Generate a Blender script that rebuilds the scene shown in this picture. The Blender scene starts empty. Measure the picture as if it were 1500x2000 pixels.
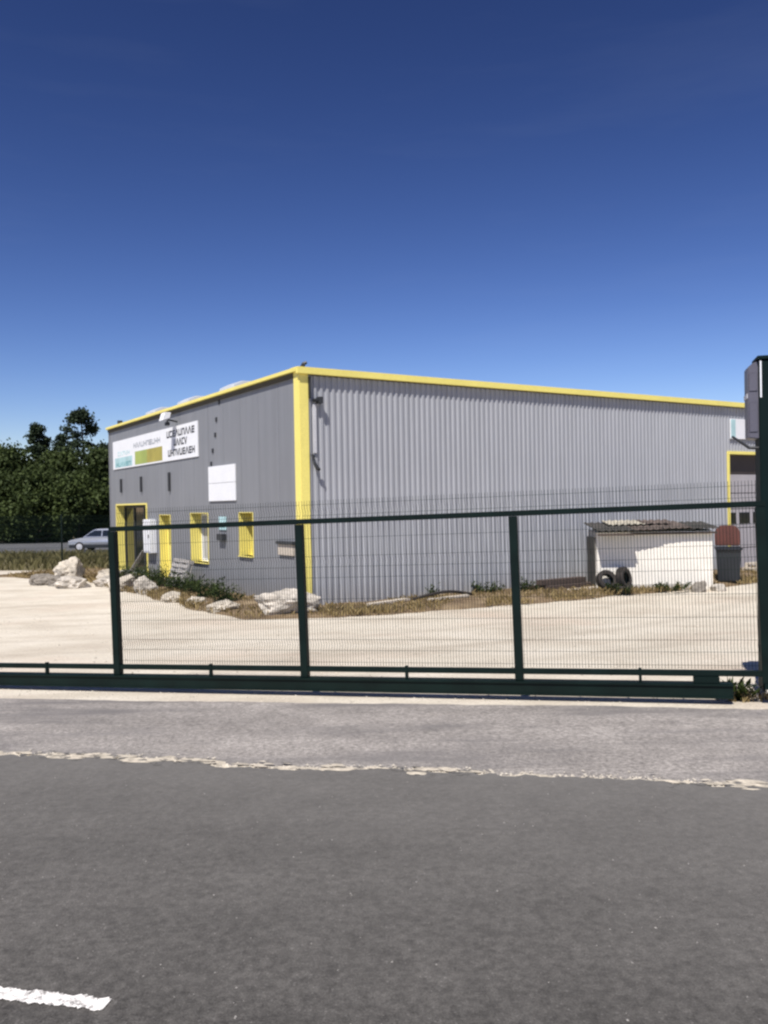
import bpy, bmesh, math, random
import numpy as np
from mathutils import Vector, Matrix, noise as mnoise

random.seed(7)
rng = np.random.default_rng(7)
scene = bpy.context.scene
COL = scene.collection
PI = math.pi

# ------------------------------------------------------------------ camera
cam_d = bpy.data.cameras.new('camera')
cam_d.sensor_fit = 'VERTICAL'
cam_d.sensor_height = 36.0
cam_d.lens = 1655 / 2000 * 36.0
cam_d.clip_start = 0.05
cam_d.clip_end = 3000
cam = bpy.data.objects.new('camera', cam_d)
COL.objects.link(cam)
cam.matrix_world = Matrix.Translation((0, 0, 1.65)) @ Matrix.Rotation(PI / 2 - 0.0088, 4, 'X') @ Matrix.Rotation(-0.0183, 4, 'Z')
scene.camera = cam

# ------------------------------------------------------------------ sky and sun
SUN_EL = math.radians(56)
SUN_H = Vector((-0.36, -0.93)).normalized()
world = bpy.data.worlds.new('World')
scene.world = world
world.use_nodes = True
wn, wl = world.node_tree.nodes, world.node_tree.links
wn.clear()
sky = wn.new('ShaderNodeTexSky')
sky.sky_type = 'NISHITA'
sky.sun_disc = False
sky.sun_elevation = SUN_EL
sky.sun_rotation = math.atan2(SUN_H.x, SUN_H.y)
sky.altitude = 300
sky.air_density = 1.0
sky.dust_density = 0.25
sky.ozone_density = 3.0
bg = wn.new('ShaderNodeBackground')
bg.inputs['Strength'].default_value = 0.10
wo = wn.new('ShaderNodeOutputWorld')
# the phone's contrast curve on the clear sky: one even curve over the whole dome
gam = wn.new('ShaderNodeGamma')
gam.inputs[1].default_value = 1.86
tint = wn.new('ShaderNodeMix')
tint.data_type = 'RGBA'
tint.blend_type = 'MULTIPLY'
tint.inputs[0].default_value = 1.0
tint.inputs[7].default_value = (0.218, 0.169, 0.177, 1)
lim = wn.new('ShaderNodeMix')          # soft ceiling so that the glow round the sun is not multiplied by the curve
lim.data_type = 'RGBA'
lim.blend_type = 'DARKEN'
lim.inputs[0].default_value = 1.0
lim.inputs[7].default_value = (8.0, 8.4, 9.0, 1)
wl.new(sky.outputs[0], lim.inputs[6])
wl.new(lim.outputs[2], gam.inputs[0])
wl.new(gam.outputs[0], tint.inputs[6])
wtc = wn.new('ShaderNodeTexCoord')
wmp = wn.new('ShaderNodeMapping')
wmp.inputs['Scale'].default_value = (1.0, 1.0, 6.5)
wmp.inputs['Rotation'].default_value = (0.0, 0.10, 0.0)
wns = wn.new('ShaderNodeTexNoise')
wns.inputs['Scale'].default_value = 2.4
wns.inputs['Detail'].default_value = 7
wns.inputs['Roughness'].default_value = 0.55
wrp = wn.new('ShaderNodeValToRGB')
wrp.color_ramp.elements[0].position = 0.50
wrp.color_ramp.elements[0].color = (0, 0, 0, 1)
wrp.color_ramp.elements[1].position = 0.80
wrp.color_ramp.elements[1].color = (0.028, 0.028, 0.028, 1)
wmx = wn.new('ShaderNodeMix')
wmx.data_type = 'RGBA'
wmx.inputs[7].default_value = (4.6, 5.2, 6.2, 1)      # thin cirrus
wl.new(wtc.outputs['Generated'], wmp.inputs[0])
wl.new(wmp.outputs[0], wns.inputs['Vector'])
wl.new(wns.outputs['Fac'], wrp.inputs[0])
wl.new(wrp.outputs[0], wmx.inputs[0])
wl.new(tint.outputs[2], wmx.inputs[6])
wl.new(wmx.outputs[2], bg.inputs[0])
wl.new(bg.outputs[0], wo.inputs[0])

sun_d = bpy.data.lights.new('sun', 'SUN')
sun_d.energy = 4.9
sun_d.angle = math.radians(0.53)
sun_d.color = (1.0, 0.955, 0.89)
sun = bpy.data.objects.new('sun', sun_d)
COL.objects.link(sun)
SV = Vector((SUN_H.x * math.cos(SUN_EL), SUN_H.y * math.cos(SUN_EL), math.sin(SUN_EL)))
sun.rotation_euler = SV.to_track_quat('Z', 'Y').to_euler()
sun.location = SV * 60

scene.view_settings.view_transform = 'Standard'
scene.view_settings.look = 'None'
scene.view_settings.gamma = 1.0
scene.view_settings.use_curve_mapping = False
scene.view_settings.exposure = 0.35
scene.render.engine = 'CYCLES'
scene.cycles.filter_width = 2.4

# ------------------------------------------------------------------ materials
MATS = {}


def nmat(name):
    m = bpy.data.materials.new(name)
    m.use_nodes = True
    nt = m.node_tree
    b = nt.nodes['Principled BSDF']
    return m, nt, nt.nodes, nt.links, b


def coords(nt, scale=(1, 1, 1)):
    tc = nt.nodes.new('ShaderNodeTexCoord')
    mp = nt.nodes.new('ShaderNodeMapping')
    mp.inputs['Scale'].default_value = scale
    nt.links.new(tc.outputs['Object'], mp.inputs[0])
    return mp.outputs[0]


def noise_node(nt, vec, scale, detail=4, rough=0.55):
    n = nt.nodes.new('ShaderNodeTexNoise')
    n.inputs['Scale'].default_value = scale
    n.inputs['Detail'].default_value = detail
    n.inputs['Roughness'].default_value = rough
    nt.links.new(vec, n.inputs['Vector'])
    return n.outputs['Fac']


def ramp(nt, fac, stops):
    r = nt.nodes.new('ShaderNodeValToRGB')
    e = r.color_ramp.elements
    while len(e) > 1:
        e.remove(e[-1])
    e[0].position = stops[0][0]
    e[0].color = (*stops[0][1], 1)
    for p, c in stops[1:]:
        k = e.new(p)
        k.color = (*c, 1)
    nt.links.new(fac, r.inputs[0])
    return r.outputs[0]


def mix(nt, a, b, fac, mode='MIX'):
    m = nt.nodes.new('ShaderNodeMix')
    m.data_type = 'RGBA'
    m.blend_type = mode
    for sock, v in ((m.inputs[0], fac), (m.inputs[6], a), (m.inputs[7], b)):
        if hasattr(v, 'is_linked'):
            nt.links.new(v, sock)
        elif isinstance(v, (int, float)):
            sock.default_value = v
        else:
            sock.default_value = (*v, 1)
    return m.outputs[2]


def bump(nt, b, h, strength=0.3, dist=0.01):
    n = nt.nodes.new('ShaderNodeBump')
    n.inputs['Strength'].default_value = strength
    n.inputs['Distance'].default_value = dist
    nt.links.new(h, n.inputs['Height'])
    nt.links.new(n.outputs[0], b.inputs['Normal'])


def simple(name, col, rough=0.6, metal=0.0, var=0.15, scale=3.0, bmp=0.0, stretch=(1, 1, 1), spec=0.5, fine=40.0):
    """A painted or natural surface with mottled wear."""
    if name in MATS:
        return MATS[name]
    m, nt, N, L, b = nmat(name)
    v = coords(nt, stretch)
    n1 = noise_node(nt, v, scale, 5)
    n2 = noise_node(nt, v, fine, 3)
    dark = tuple(c * (1 - var) for c in col)
    lite = tuple(min(1, c * (1 + var)) for c in col)
    c1 = ramp(nt, n1, [(0.3, dark), (0.7, lite)])
    c2 = ramp(nt, n2, [(0.3, (0.88,) * 3), (0.7, (1.0,) * 3)])
    L.new(mix(nt, c1, c2, 1.0, 'MULTIPLY'), b.inputs['Base Color'])
    b.inputs['Roughness'].default_value = rough
    b.inputs['Metallic'].default_value = metal
    b.inputs['Specular IOR Level'].default_value = spec
    if bmp:
        bump(nt, b, n2, bmp, 0.01)
    MATS[name] = m
    return m


def asphalt(name, base, speck, pale, patch=0.25, stains=None, dusty=None):
    m, nt, N, L, b = nmat(name)
    v = coords(nt)
    big = noise_node(nt, v, 0.7, 4, 0.6)
    mid = noise_node(nt, v, 30, 4, 0.7)
    fin = noise_node(nt, v, 130, 2, 0.7)
    vr = N.new('ShaderNodeTexVoronoi')
    vr.inputs['Scale'].default_value = 60
    L.new(v, vr.inputs['Vector'])
    stone = ramp(nt, vr.outputs['Distance'], [(0.12, speck), (0.34, base)])
    rnd = N.new('ShaderNodeSeparateColor')
    L.new(vr.outputs['Color'], rnd.inputs[0])
    keep = ramp(nt, rnd.outputs[0], [(0.6, (0,) * 3), (0.9, (0.8,) * 3)])
    c = mix(nt, base, stone, keep)
    c = mix(nt, c, ramp(nt, mid, [(0.32, (0.58,) * 3), (0.68, (1.40,) * 3)]), 1.0, 'MULTIPLY')
    lane = noise_node(nt, coords(nt, (0.10, 1.0, 1)), 2.1, 4, 0.6)
    c = mix(nt, c, ramp(nt, lane, [(0.30, (0.86,) * 3), (0.70, (1.12,) * 3)]), 1.0, 'MULTIPLY')
    pt = noise_node(nt, v, 5.5, 5, 0.7)
    c = mix(nt, c, ramp(nt, pt, [(0.32, (0.86,) * 3), (0.68, (1.10,) * 3)]), 1.0, 'MULTIPLY')
    c = mix(nt, c, ramp(nt, fin, [(0.28, (0.55,) * 3), (0.75, (1.35,) * 3)]), 0.85, 'MULTIPLY')
    c = mix(nt, c, ramp(nt, big, [(0.3, (1 - patch,) * 3), (0.7, (1 + patch * 0.5,) * 3)]), 1.0, 'MULTIPLY')
    dust = noise_node(nt, coords(nt, (0.6, 2.0, 1)), 1.6, 5, 0.65)
    c = mix(nt, c, pale, ramp(nt, dust, [(0.58, (0,) * 3), (0.86, (0.5,) * 3)]))
    if dusty:
        # pale dust carried from the yard lies thicker towards the broken edge, thinner out on the carriageway
        d = N.new('ShaderNodeVectorMath')
        d.operation = 'DOT_PRODUCT'
        d.inputs[1].default_value = (math.sin(math.radians(11)), math.cos(math.radians(11)), 0)
        tcd = N.new('ShaderNodeTexCoord')
        L.new(tcd.outputs['Object'], d.inputs[0])
        mr = N.new('ShaderNodeMapRange')
        mr.inputs[1].default_value = 2.4
        mr.inputs[2].default_value = 5.2
        mr.inputs[3].default_value = 0.0
        mr.inputs[4].default_value = 0.62
        L.new(d.outputs['Value'], mr.inputs[0])
        dn = noise_node(nt, v, 1.1, 5, 0.65)
        mm = N.new('ShaderNodeMath')
        mm.operation = 'MULTIPLY'
        L.new(mr.outputs[0], mm.inputs[0])
        L.new(ramp(nt, dn, [(0.2, (0.55,) * 3), (0.7, (1.15,) * 3)]), mm.inputs[1])
        c = mix(nt, c, dusty, mm.outputs[0])
    if stains:
        st = noise_node(nt, coords(nt, (0.55, 1.9, 1)), 0.9, 4, 0.6)
        c = mix(nt, c, stains, ramp(nt, st, [(0.49, (0,) * 3), (0.66, (0.85,) * 3)]))
    L.new(c, b.inputs['Base Color'])
    b.inputs['Roughness'].default_value = 0.88
    b.inputs['Specular IOR Level'].default_value = 0.3
    bump(nt, b, fin, 0.5, 0.006)
    MATS[name] = m
    return m


asphalt('asphalt_road', (0.085, 0.0795, 0.073), (0.16, 0.15, 0.14), (0.15, 0.14, 0.13), 0.16, None, (0.172, 0.163, 0.151))
asphalt('asphalt_apron', (0.310, 0.284, 0.260), (0.40, 0.37, 0.34), (0.36, 0.32, 0.28), 0.22, (0.15, 0.14, 0.135))
asphalt('asphalt_far', (0.12, 0.12, 0.125), (0.2, 0.2, 0.2), (0.18, 0.17, 0.16), 0.2)


def yard_mat():
    m, nt, N, L, b = nmat('yard_gravel')
    v = coords(nt)
    st = coords(nt, (0.7, 1.3, 1))
    a = noise_node(nt, st, 0.8, 5, 0.6)
    p = noise_node(nt, v, 0.35, 4, 0.55)
    f = noise_node(nt, v, 34, 4, 0.7)
    c = ramp(nt, a, [(0.28, (0.47, 0.405, 0.32)), (0.5, (0.60, 0.54, 0.44)), (0.72, (0.68, 0.62, 0.52))])
    c = mix(nt, c, (0.60, 0.46, 0.36), ramp(nt, p, [(0.52, (0,) * 3), (0.78, (0.55,) * 3)]))
    q = noise_node(nt, v, 2.3, 6, 0.72)
    c = mix(nt, c, (0.36, 0.30, 0.22), ramp(nt, q, [(0.54, (0,) * 3), (0.75, (0.38,) * 3)]))
    # two curving wheel ruts: rings round a point off to the left
    ru = N.new('ShaderNodeTexWave')
    ru.wave_type = 'RINGS'
    ru.rings_direction = 'Z'
    ru.inputs['Scale'].default_value = 0.16
    ru.inputs['Distortion'].default_value = 3.0
    ru.inputs['Detail'].default_value = 3
    ru.inputs['Detail Scale'].default_value = 0.6
    mp = N.new('ShaderNodeMapping')
    mp.inputs['Location'].default_value = (9, -30, 0)
    L.new(v, mp.inputs[0])
    L.new(mp.outputs[0], ru.inputs['Vector'])
    c = mix(nt, c, (0.40, 0.345, 0.27), ramp(nt, ru.outputs['Fac'], [(0.86, (0,) * 3), (1.0, (0.25,) * 3)]))
    c = mix(nt, c, ramp(nt, f, [(0.3, (0.72,) * 3), (0.68, (1.08,) * 3)]), 0.9, 'MULTIPLY')
    L.new(c, b.inputs['Base Color'])
    b.inputs['Roughness'].default_value = 0.95
    bump(nt, b, f, 0.5, 0.02)
    MATS['yard_gravel'] = m


yard_mat()


def ground_mat():
    m, nt, N, L, b = nmat('dry_ground')
    v = coords(nt)
    a = noise_node(nt, v, 0.5, 6, 0.6)
    f = noise_node(nt, v, 12, 4, 0.7)
    c = ramp(nt, a, [(0.3, (0.10, 0.085, 0.035)), (0.5, (0.15, 0.125, 0.055)), (0.7, (0.20, 0.165, 0.085))])
    c = mix(nt, c, ramp(nt, f, [(0.3, (0.6,) * 3), (0.7, (1.15,) * 3)]), 1.0, 'MULTIPLY')
    L.new(c, b.inputs['Base Color'])
    b.inputs['Roughness'].default_value = 1.0
    bump(nt, b, f, 0.6, 0.05)
    MATS['dry_ground'] = m


ground_mat()


def soil_mat():
    m, nt, N, L, b = nmat('strip_soil')
    v = coords(nt)
    a = noise_node(nt, v, 1.4, 6, 0.65)
    f = noise_node(nt, v, 20, 4, 0.7)
    c = ramp(nt, a, [(0.28, (0.085, 0.055, 0.03)), (0.5, (0.21, 0.145, 0.08)), (0.72, (0.36, 0.275, 0.165))])
    c = mix(nt, c, ramp(nt, f, [(0.3, (0.62,) * 3), (0.7, (1.1,) * 3)]), 1.0, 'MULTIPLY')
    L.new(c, b.inputs['Base Color'])
    b.inputs['Roughness'].default_value = 1.0
    bump(nt, b, f, 0.7, 0.04)
    MATS['strip_soil'] = m


soil_mat()


def metal_wall(name, col, streak=0.10):
    m, nt, N, L, b = nmat(name)
    v = coords(nt, (2.2, 2.2, 0.12))
    s = noise_node(nt, v, 2.0, 5, 0.6)
    g = noise_node(nt, coords(nt), 0.5, 4)
    d = tuple(c * (1 - streak) for c in col)
    u = tuple(c * (1 + streak * 0.5) for c in col)
    c = ramp(nt, s, [(0.3, d), (0.7, u)])
    c = mix(nt, c, ramp(nt, g, [(0.3, (0.93,) * 3), (0.7, (1.03,) * 3)]), 1.0, 'MULTIPLY')
    # splash dirt along the foot of the wall
    sp = N.new('ShaderNodeSeparateXYZ')
    tc = N.new('ShaderNodeTexCoord')
    L.new(tc.outputs['Object'], sp.inputs[0])
    mr = N.new('ShaderNodeMapRange')
    mr.inputs[1].default_value = 0.05
    mr.inputs[2].default_value = 0.55
    mr.inputs[3].default_value = 0.55
    mr.inputs[4].default_value = 0.0
    L.new(sp.outputs[2], mr.inputs[0])
    n3 = noise_node(nt, coords(nt), 6, 4)
    mul = N.new('ShaderNodeMath')
    mul.operation = 'MULTIPLY'
    L.new(mr.outputs[0], mul.inputs[0])
    L.new(n3, mul.inputs[1])
    c = mix(nt, c, (0.24, 0.20, 0.15), mul.outputs[0])
    L.new(c, b.inputs['Base Color'])
    b.inputs['Roughness'].default_value = 0.45
    b.inputs['Specular IOR Level'].default_value = 0.35
    MATS[name] = m


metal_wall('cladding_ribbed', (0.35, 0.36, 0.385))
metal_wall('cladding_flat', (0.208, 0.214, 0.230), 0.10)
simple('yellow_paint', (0.86, 0.745, 0.20), 0.45, var=0.05, scale=1.5)
simple('gate_green', (0.0025, 0.0095, 0.0078), 0.55, var=0.3, scale=4, spec=0.18)
simple('wire_green', (0.005, 0.015, 0.012), 0.6, var=0.2, spec=0.15)
simple('pillar_green', (0.0025, 0.0105, 0.0100), 0.6, var=0.25, scale=2, spec=0.12)
simple('white_board', (0.80, 0.81, 0.83), 0.5, var=0.03)
simple('white_render', (0.80, 0.76, 0.68), 0.85, var=0.06, scale=2.5, bmp=0.2)
simple('teal_print', (0.10, 0.30, 0.32), 0.5, var=0.2, scale=2)
simple('mint_print', (0.42, 0.62, 0.64), 0.5, var=0.15, scale=1.5)
simple('ochre_print', (0.42, 0.36, 0.07), 0.5, var=0.25, scale=0.9)
simple('lime_print', (0.35, 0.42, 0.10), 0.5, var=0.2, scale=0.9)
simple('black_print', (0.025, 0.025, 0.03), 0.5, var=0.1)
simple('grey_print', (0.33, 0.35, 0.38), 0.5, var=0.1)
simple('dark_metal', (0.03, 0.032, 0.036), 0.5, var=0.2)
simple('eave_shade', (0.06, 0.052, 0.03), 0.7, var=0.2)  # dark tone standing for the shade under the roof edge
simple('grey_metal', (0.11, 0.105, 0.13), 0.4, var=0.1)
simple('pale_metal', (0.56, 0.56, 0.58), 0.4, var=0.08)
simple('glass_dark', (0.012, 0.015, 0.016), 0.06, var=0.2, spec=0.8)
simple('blind_pale', (0.42, 0.42, 0.43), 0.5, var=0.06)
simple('door_panel', (0.40, 0.38, 0.40), 0.5, var=0.06)
simple('door_brown', (0.045, 0.034, 0.034), 0.6, var=0.15)
simple('roof_grey', (0.22, 0.22, 0.23), 0.7)
simple('skylight', (0.62, 0.64, 0.66), 0.35, var=0.06)
simple('rock_pale', (0.43, 0.39, 0.335), 0.95, var=0.5, scale=4.5, bmp=0.6, fine=14)
simple('rock_cream', (0.46, 0.41, 0.335), 0.95, var=0.4, scale=4.5, bmp=0.6, fine=14)
simple('rock_grey', (0.22, 0.195, 0.165), 0.95, var=0.35, scale=4.5, bmp=0.7, fine=14)
simple('concrete', (0.50, 0.47, 0.42), 0.9, var=0.15, scale=3, bmp=0.3)
simple('wood_grey', (0.34, 0.32, 0.30), 0.85, var=0.2, scale=5, stretch=(1, 6, 6))
simple('wood_dark', (0.075, 0.052, 0.042), 0.9, var=0.35, scale=5, stretch=(1, 6, 6))
simple('wood_pale', (0.52, 0.46, 0.38), 0.85, var=0.15, scale=5, stretch=(1, 6, 6))
simple('rubber', (0.030, 0.023, 0.020), 0.8, var=0.3, scale=6)
simple('bin_body', (0.016, 0.019, 0.026), 0.45, var=0.15)
simple('bin_lid', (0.105, 0.034, 0.024), 0.55, var=0.2)
simple('roof_brown', (0.115, 0.088, 0.075), 0.8, var=0.35, scale=3)
simple('roof_cream', (0.40, 0.365, 0.29), 0.85, var=0.3, scale=3)
simple('roof_dark', (0.05, 0.045, 0.04), 0.85, var=0.3, scale=3)
simple('bark', (0.06, 0.048, 0.036), 0.95, var=0.3, scale=6)
simple('car_paint', (0.50, 0.52, 0.56), 0.2, metal=0.5, var=0.03)
simple('car_dark', (0.02, 0.021, 0.024), 0.5, var=0.1)
simple('crumb', (0.47, 0.415, 0.33), 0.95, var=0.4, scale=14, bmp=0.5)
simple('pebble', (0.50, 0.45, 0.37), 0.95, var=0.3, scale=7)
simple('pebble_road', (0.26, 0.245, 0.225), 0.95, var=0.3, scale=7)


def paint_mat():
    m, nt, N, L, b = nmat('road_paint')
    v = coords(nt)
    w = noise_node(nt, v, 38, 5, 0.75)
    c = mix(nt, (0.78, 0.75, 0.71), (0.13, 0.12, 0.11), ramp(nt, w, [(0.50, (0,) * 3), (0.62, (0.9,) * 3)]))
    L.new(c, b.inputs['Base Color'])
    b.inputs['Roughness'].default_value = 0.75
    MATS['road_paint'] = m


paint_mat()


def leaf_mat(name, a, b_, trans=0.25):
    m, nt, N, L, b = nmat(name)
    oi = N.new('ShaderNodeObjectInfo')
    v = coords(nt)
    n = noise_node(nt, v, 1.3, 4, 0.65)
    at = N.new('ShaderNodeAttribute')
    at.attribute_name = 'tone'
    mx = N.new('ShaderNodeMath')
    mx.operation = 'MULTIPLY_ADD'
    L.new(n, mx.inputs[0])
    mx.inputs[1].default_value = 0.5
    ad = N.new('ShaderNodeMath')
    ad.operation = 'MULTIPLY'
    L.new(at.outputs['Fac'], ad.inputs[0])
    ad.inputs[1].default_value = 0.6
    L.new(ad.outputs[0], mx.inputs[2])
    c = ramp(nt, mx.outputs[0], [(0.2, a), (0.85, b_)])
    L.new(c, b.inputs['Base Color'])
    b.inputs['Roughness'].default_value = 0.7
    b.inputs['Specular IOR Level'].default_value = 0.2
    tr = N.new('ShaderNodeBsdfTranslucent')
    L.new(c, tr.inputs[0])
    ms = N.new('ShaderNodeMixShader')
    ms.inputs[0].default_value = trans
    L.new(b.outputs[0], ms.inputs[1])
    L.new(tr.outputs[0], ms.inputs[2])
    L.new(ms.outputs[0], N['Material Output'].inputs['Surface'])
    MATS[name] = m


leaf_mat('leaf_dark', (0.016, 0.027, 0.008), (0.070, 0.095, 0.026), 0.2)
leaf_mat('leaf_pine', (0.012, 0.022, 0.012), (0.045, 0.065, 0.030), 0.15)
leaf_mat('leaf_weed', (0.020, 0.032, 0.008), (0.065, 0.09, 0.022))
leaf_mat('straw', (0.13, 0.09, 0.035), (0.36, 0.275, 0.13))
leaf_mat('bank_grass', (0.07, 0.068, 0.025), (0.19, 0.165, 0.075))


# ------------------------------------------------------------------ mesh helpers
class MB:
    def __init__(self):
        self.v, self.f = [], []

    def add(self, vs, fs):
        o = len(self.v)
        self.v += [tuple(p) for p in vs]
        self.f += [tuple(i + o for i in f) for f in fs]
        return self

    def box(self, x0, x1, y0, y1, z0, z1):
        vs = [(x0, y0, z0), (x1, y0, z0), (x1, y1, z0), (x0, y1, z0), (x0, y0, z1), (x1, y0, z1), (x1, y1, z1), (x0, y1, z1)]
        return self.add(vs, [(0, 3, 2, 1), (4, 5, 6, 7), (0, 1, 5, 4), (1, 2, 6, 5), (2, 3, 7, 6), (3, 0, 4, 7)])

    def bar(self, a, b, w, h, up=(0, 0, 1)):
        a, b, up = Vector(a), Vector(b), Vector(up)
        d = (b - a).normalized()
        s = d.cross(up)
        if s.length < 1e-4:
            s = d.cross(Vector((1, 0, 0)))
        s.normalize()
        t = s.cross(d)
        vs = []
        for p in (a, b):
            for i, j in ((-1, -1), (1, -1), (1, 1), (-1, 1)):
                vs.append(p + s * (i * w / 2) + t * (j * h / 2))
        return self.add(vs, [(0, 1, 2, 3), (7, 6, 5, 4), (0, 4, 5, 1), (1, 5, 6, 2), (2, 6, 7, 3), (3, 7, 4, 0)])

    def tube(self, pts, r, n=8, cap=True):
        pts = [Vector(p) for p in pts]
        rs = r if isinstance(r, (list, tuple)) else [r] * len(pts)
        vs, fs = [], []
        for i, p in enumerate(pts):
            d = (pts[min(i + 1, len(pts) - 1)] - pts[max(i - 1, 0)]).normalized()
            ref = Vector((0, 0, 1)) if abs(d.z) < 0.9 else Vector((1, 0, 0))
            s = d.cross(ref).normalized()
            t = s.cross(d)
            for k in range(n):
                a = 2 * PI * k / n
                vs.append(p + (s * math.cos(a) + t * math.sin(a)) * rs[i])
        for i in range(len(pts) - 1):
            for k in range(n):
                fs.append((i * n + k, i * n + (k + 1) % n, (i + 1) * n + (k + 1) % n, (i + 1) * n + k))
        if cap:
            fs.append(tuple(range(n))[::-1])
            fs.append(tuple((len(pts) - 1) * n + k for k in range(n)))
        return self.add(vs, fs)

    def prism(self, prof, y0, y1):
        """profile in x,z extruded along y"""
        n = len(prof)
        vs = [(x, y0, z) for x, z in prof] + [(x, y1, z) for x, z in prof]
        fs = [tuple(range(n)), tuple(range(2 * n - 1, n - 1, -1))]
        fs += [(i, i + n, (i + 1) % n + n, (i + 1) % n) for i in range(n)]
        return self.add(vs, fs)

    def build(self, name, mat, parent=None, bevel=0, smooth=False, loc=None, rz=None):
        me = bpy.data.meshes.new(name)
        me.from_pydata(self.v, [], self.f)
        me.update()
        bm = bmesh.new()
        bm.from_mesh(me)
        bmesh.ops.recalc_face_normals(bm, faces=bm.faces)
        if bevel:
            bmesh.ops.bevel(bm, geom=[e for e in bm.edges if e.calc_face_angle(0) > 0.5], offset=bevel, segments=2, affect='EDGES', clamp_overlap=True)
        bm.to_mesh(me)
        bm.free()
        if smooth:
            for p in me.polygons:
                p.use_smooth = True
        return link(name, me, mat, parent, loc, rz)


def link(name, me, mat, parent=None, loc=None, rz=None):
    o = bpy.data.objects.new(name, me)
    if mat and not me.materials:
        me.materials.append(MATS[mat] if isinstance(mat, str) else mat)
    COL.objects.link(o)
    if parent:
        o.parent = parent
    if loc is not None:
        o.location = loc
    if rz is not None:
        o.rotation_euler = (0, 0, rz)
    return o


def thing(name, label, cat, loc=(0, 0, 0), rz=0, group=None):
    o = bpy.data.objects.new(name, None)
    o.empty_display_size = 0.2
    COL.objects.link(o)
    o.location = loc
    o.rotation_euler = (0, 0, rz)
    return tag(o, label, cat, group)


def tag(o, label, cat, group=None):
    o['label'] = label
    o['category'] = cat
    if group:
        o['group'] = group
    return o


def struct(o):
    o['kind'] = 'structure'
    return o


def stuff(o, label=None, cat=None):
    o['kind'] = 'stuff'
    if label:
        tag(o, label, cat)
    return o


# ------------------------------------------------------------------ terrain
RA = math.radians(11)
CU, SU = math.cos(RA), math.sin(RA)


def uv2xy(u, v):
    return u * CU + v * SU, -u * SU + v * CU


def xy2v(x, y):
    return x * SU + y * CU


KN = [(-400, 0), (5.8, 0), (7.3, -0.076), (7.8, -0.115), (12, -0.36), (16.5, -0.52), (31, -0.53), (47, -0.95), (70, -1.35), (1600, -1.35)]
FD = [(-400, 0), (5.8, 0), (7.3, 1), (7.8, 1), (16.5, 0), (1600, 0)]


def lin(tab, t):
    for (a, b), (c, d) in zip(tab, tab[1:]):
        if t <= c:
            return b + (d - b) * (t - a) / (c - a)
    return tab[-1][1]


def gz(x, y):
    v = xy2v(x, y)
    return lin(KN, v) + 0.018 * max(-8, min(8, x)) * lin(FD, v)


def sheet(name, mat, us, vs, off, edge0=None, edge1=None, wob=0.0):
    verts, faces = [], []
    nu = len(us)
    for j, v in enumerate(vs):
        for i, u in enumerate(us):
            vv = v
            if j == 0 and edge0:
                vv = edge0(u)
            if j == len(vs) - 1 and edge1:
                vv = edge1(u)
            x, y = uv2xy(u, vv)
            verts.append((x, y, gz(x, y) + off))
    for j in range(len(vs) - 1):
        for i in range(nu - 1):
            a = j * nu + i
            faces.append((a, a + 1, a + nu + 1, a + nu))
    me = bpy.data.meshes.new(name)
    me.from_pydata(verts, [], faces)
    me.update()
    return struct(link(name, me, mat))


def frange(a, b, s):
    n = int(round((b - a) / s))
    return [a + (b - a) * i / n for i in range(n + 1)]


def nz(u, sc, seed):
    return mnoise.noise(Vector((u * sc, seed, 0.37)))


fine_u = [-250, -120, -60, -30, -16] + frange(-10, 10, 0.03) + [16, 30, 60, 120, 250]
mid_u = [-600, -250, -120, -60] + frange(-40, 40, 1.0) + [60, 120, 250, 600]
kv = [5.8, 7.3, 7.8, 12, 16.5, 31, 47, 70]
sheet('ground', 'dry_ground', mid_u, [-400, -100, -20, 0] + kv + [100, 200, 500, 1500], -0.02)


def road_edge(u):
    return 5.095 + 0.05 * nz(u, 1.1, 1) + 0.05 * round(2.2 * nz(u, 3.4, 2)) / 2.2 + 0.05 * round(2.5 * nz(u, 10, 3)) / 2.5 + 0.012 * nz(u, 40, 12)


def verge_far(u):
    return 5.165 + 0.07 * nz(u, 0.7, 4) + 0.05 * nz(u, 3.1, 5) + 0.06 * round(2.5 * nz(u, 9, 6)) / 2.5 + 0.02 * nz(u, 31, 9)


def apron_far(u):
    return 7.14 - 0.02 * u * 0.5 + 0.06 * nz(u, 0.8, 7) + 0.03 * nz(u, 5, 8)


yard = sheet('yard', 'yard_gravel', mid_u, [6.9, 7.3, 7.8, 12, 16.5, 28.0], -0.006)
sheet('apron', 'asphalt_apron', fine_u, [5.0, 5.8, 6.5, 7.1], 0.002, None, apron_far)
sheet('gravel_verge', 'crumb', fine_u, [5.0, 5.15], 0.008, None, verge_far)
sheet('road', 'asphalt_road', fine_u, [-60, -10, 0, 3, 5.0], 0.016, None, road_edge)
sheet('far_lane', 'asphalt_far', mid_u, [47.2, 70, 79], 0.01)

# painted dashes on the road (worn ragged ends)


def dash(name, u0, u1, v0, v1, seed):
    us = frange(u0, u1, 0.006)
    bot, top = [], []
    for u in us:
        e = 0.008 * nz(u, 25, seed) + 0.012 * nz(u, 90, seed + 1)
        e2 = 0.008 * nz(u, 25, seed + 2) + 0.012 * nz(u, 90, seed + 3)
        bot.append((*uv2xy(u + e2 * 0.5, v0 + e), 0.020))
        top.append((*uv2xy(u + e2 * 0.5, v1 + e2), 0.020))
    n = len(us)
    me = bpy.data.meshes.new(name)
    me.from_pydata(bot + top, [], [(i, i + 1, n + i + 1, n + i) for i in range(n - 1)])
    return struct(link(name, me, 'road_paint'))


dash('road_marking', -3.9, -1.455, 2.515, 2.582, 11)
dash('road_marking', -7.9, -5.2, 2.515, 2.582, 21)
dash('road_marking', 1.6, 4.2, 2.515, 2.582, 31)

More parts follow.
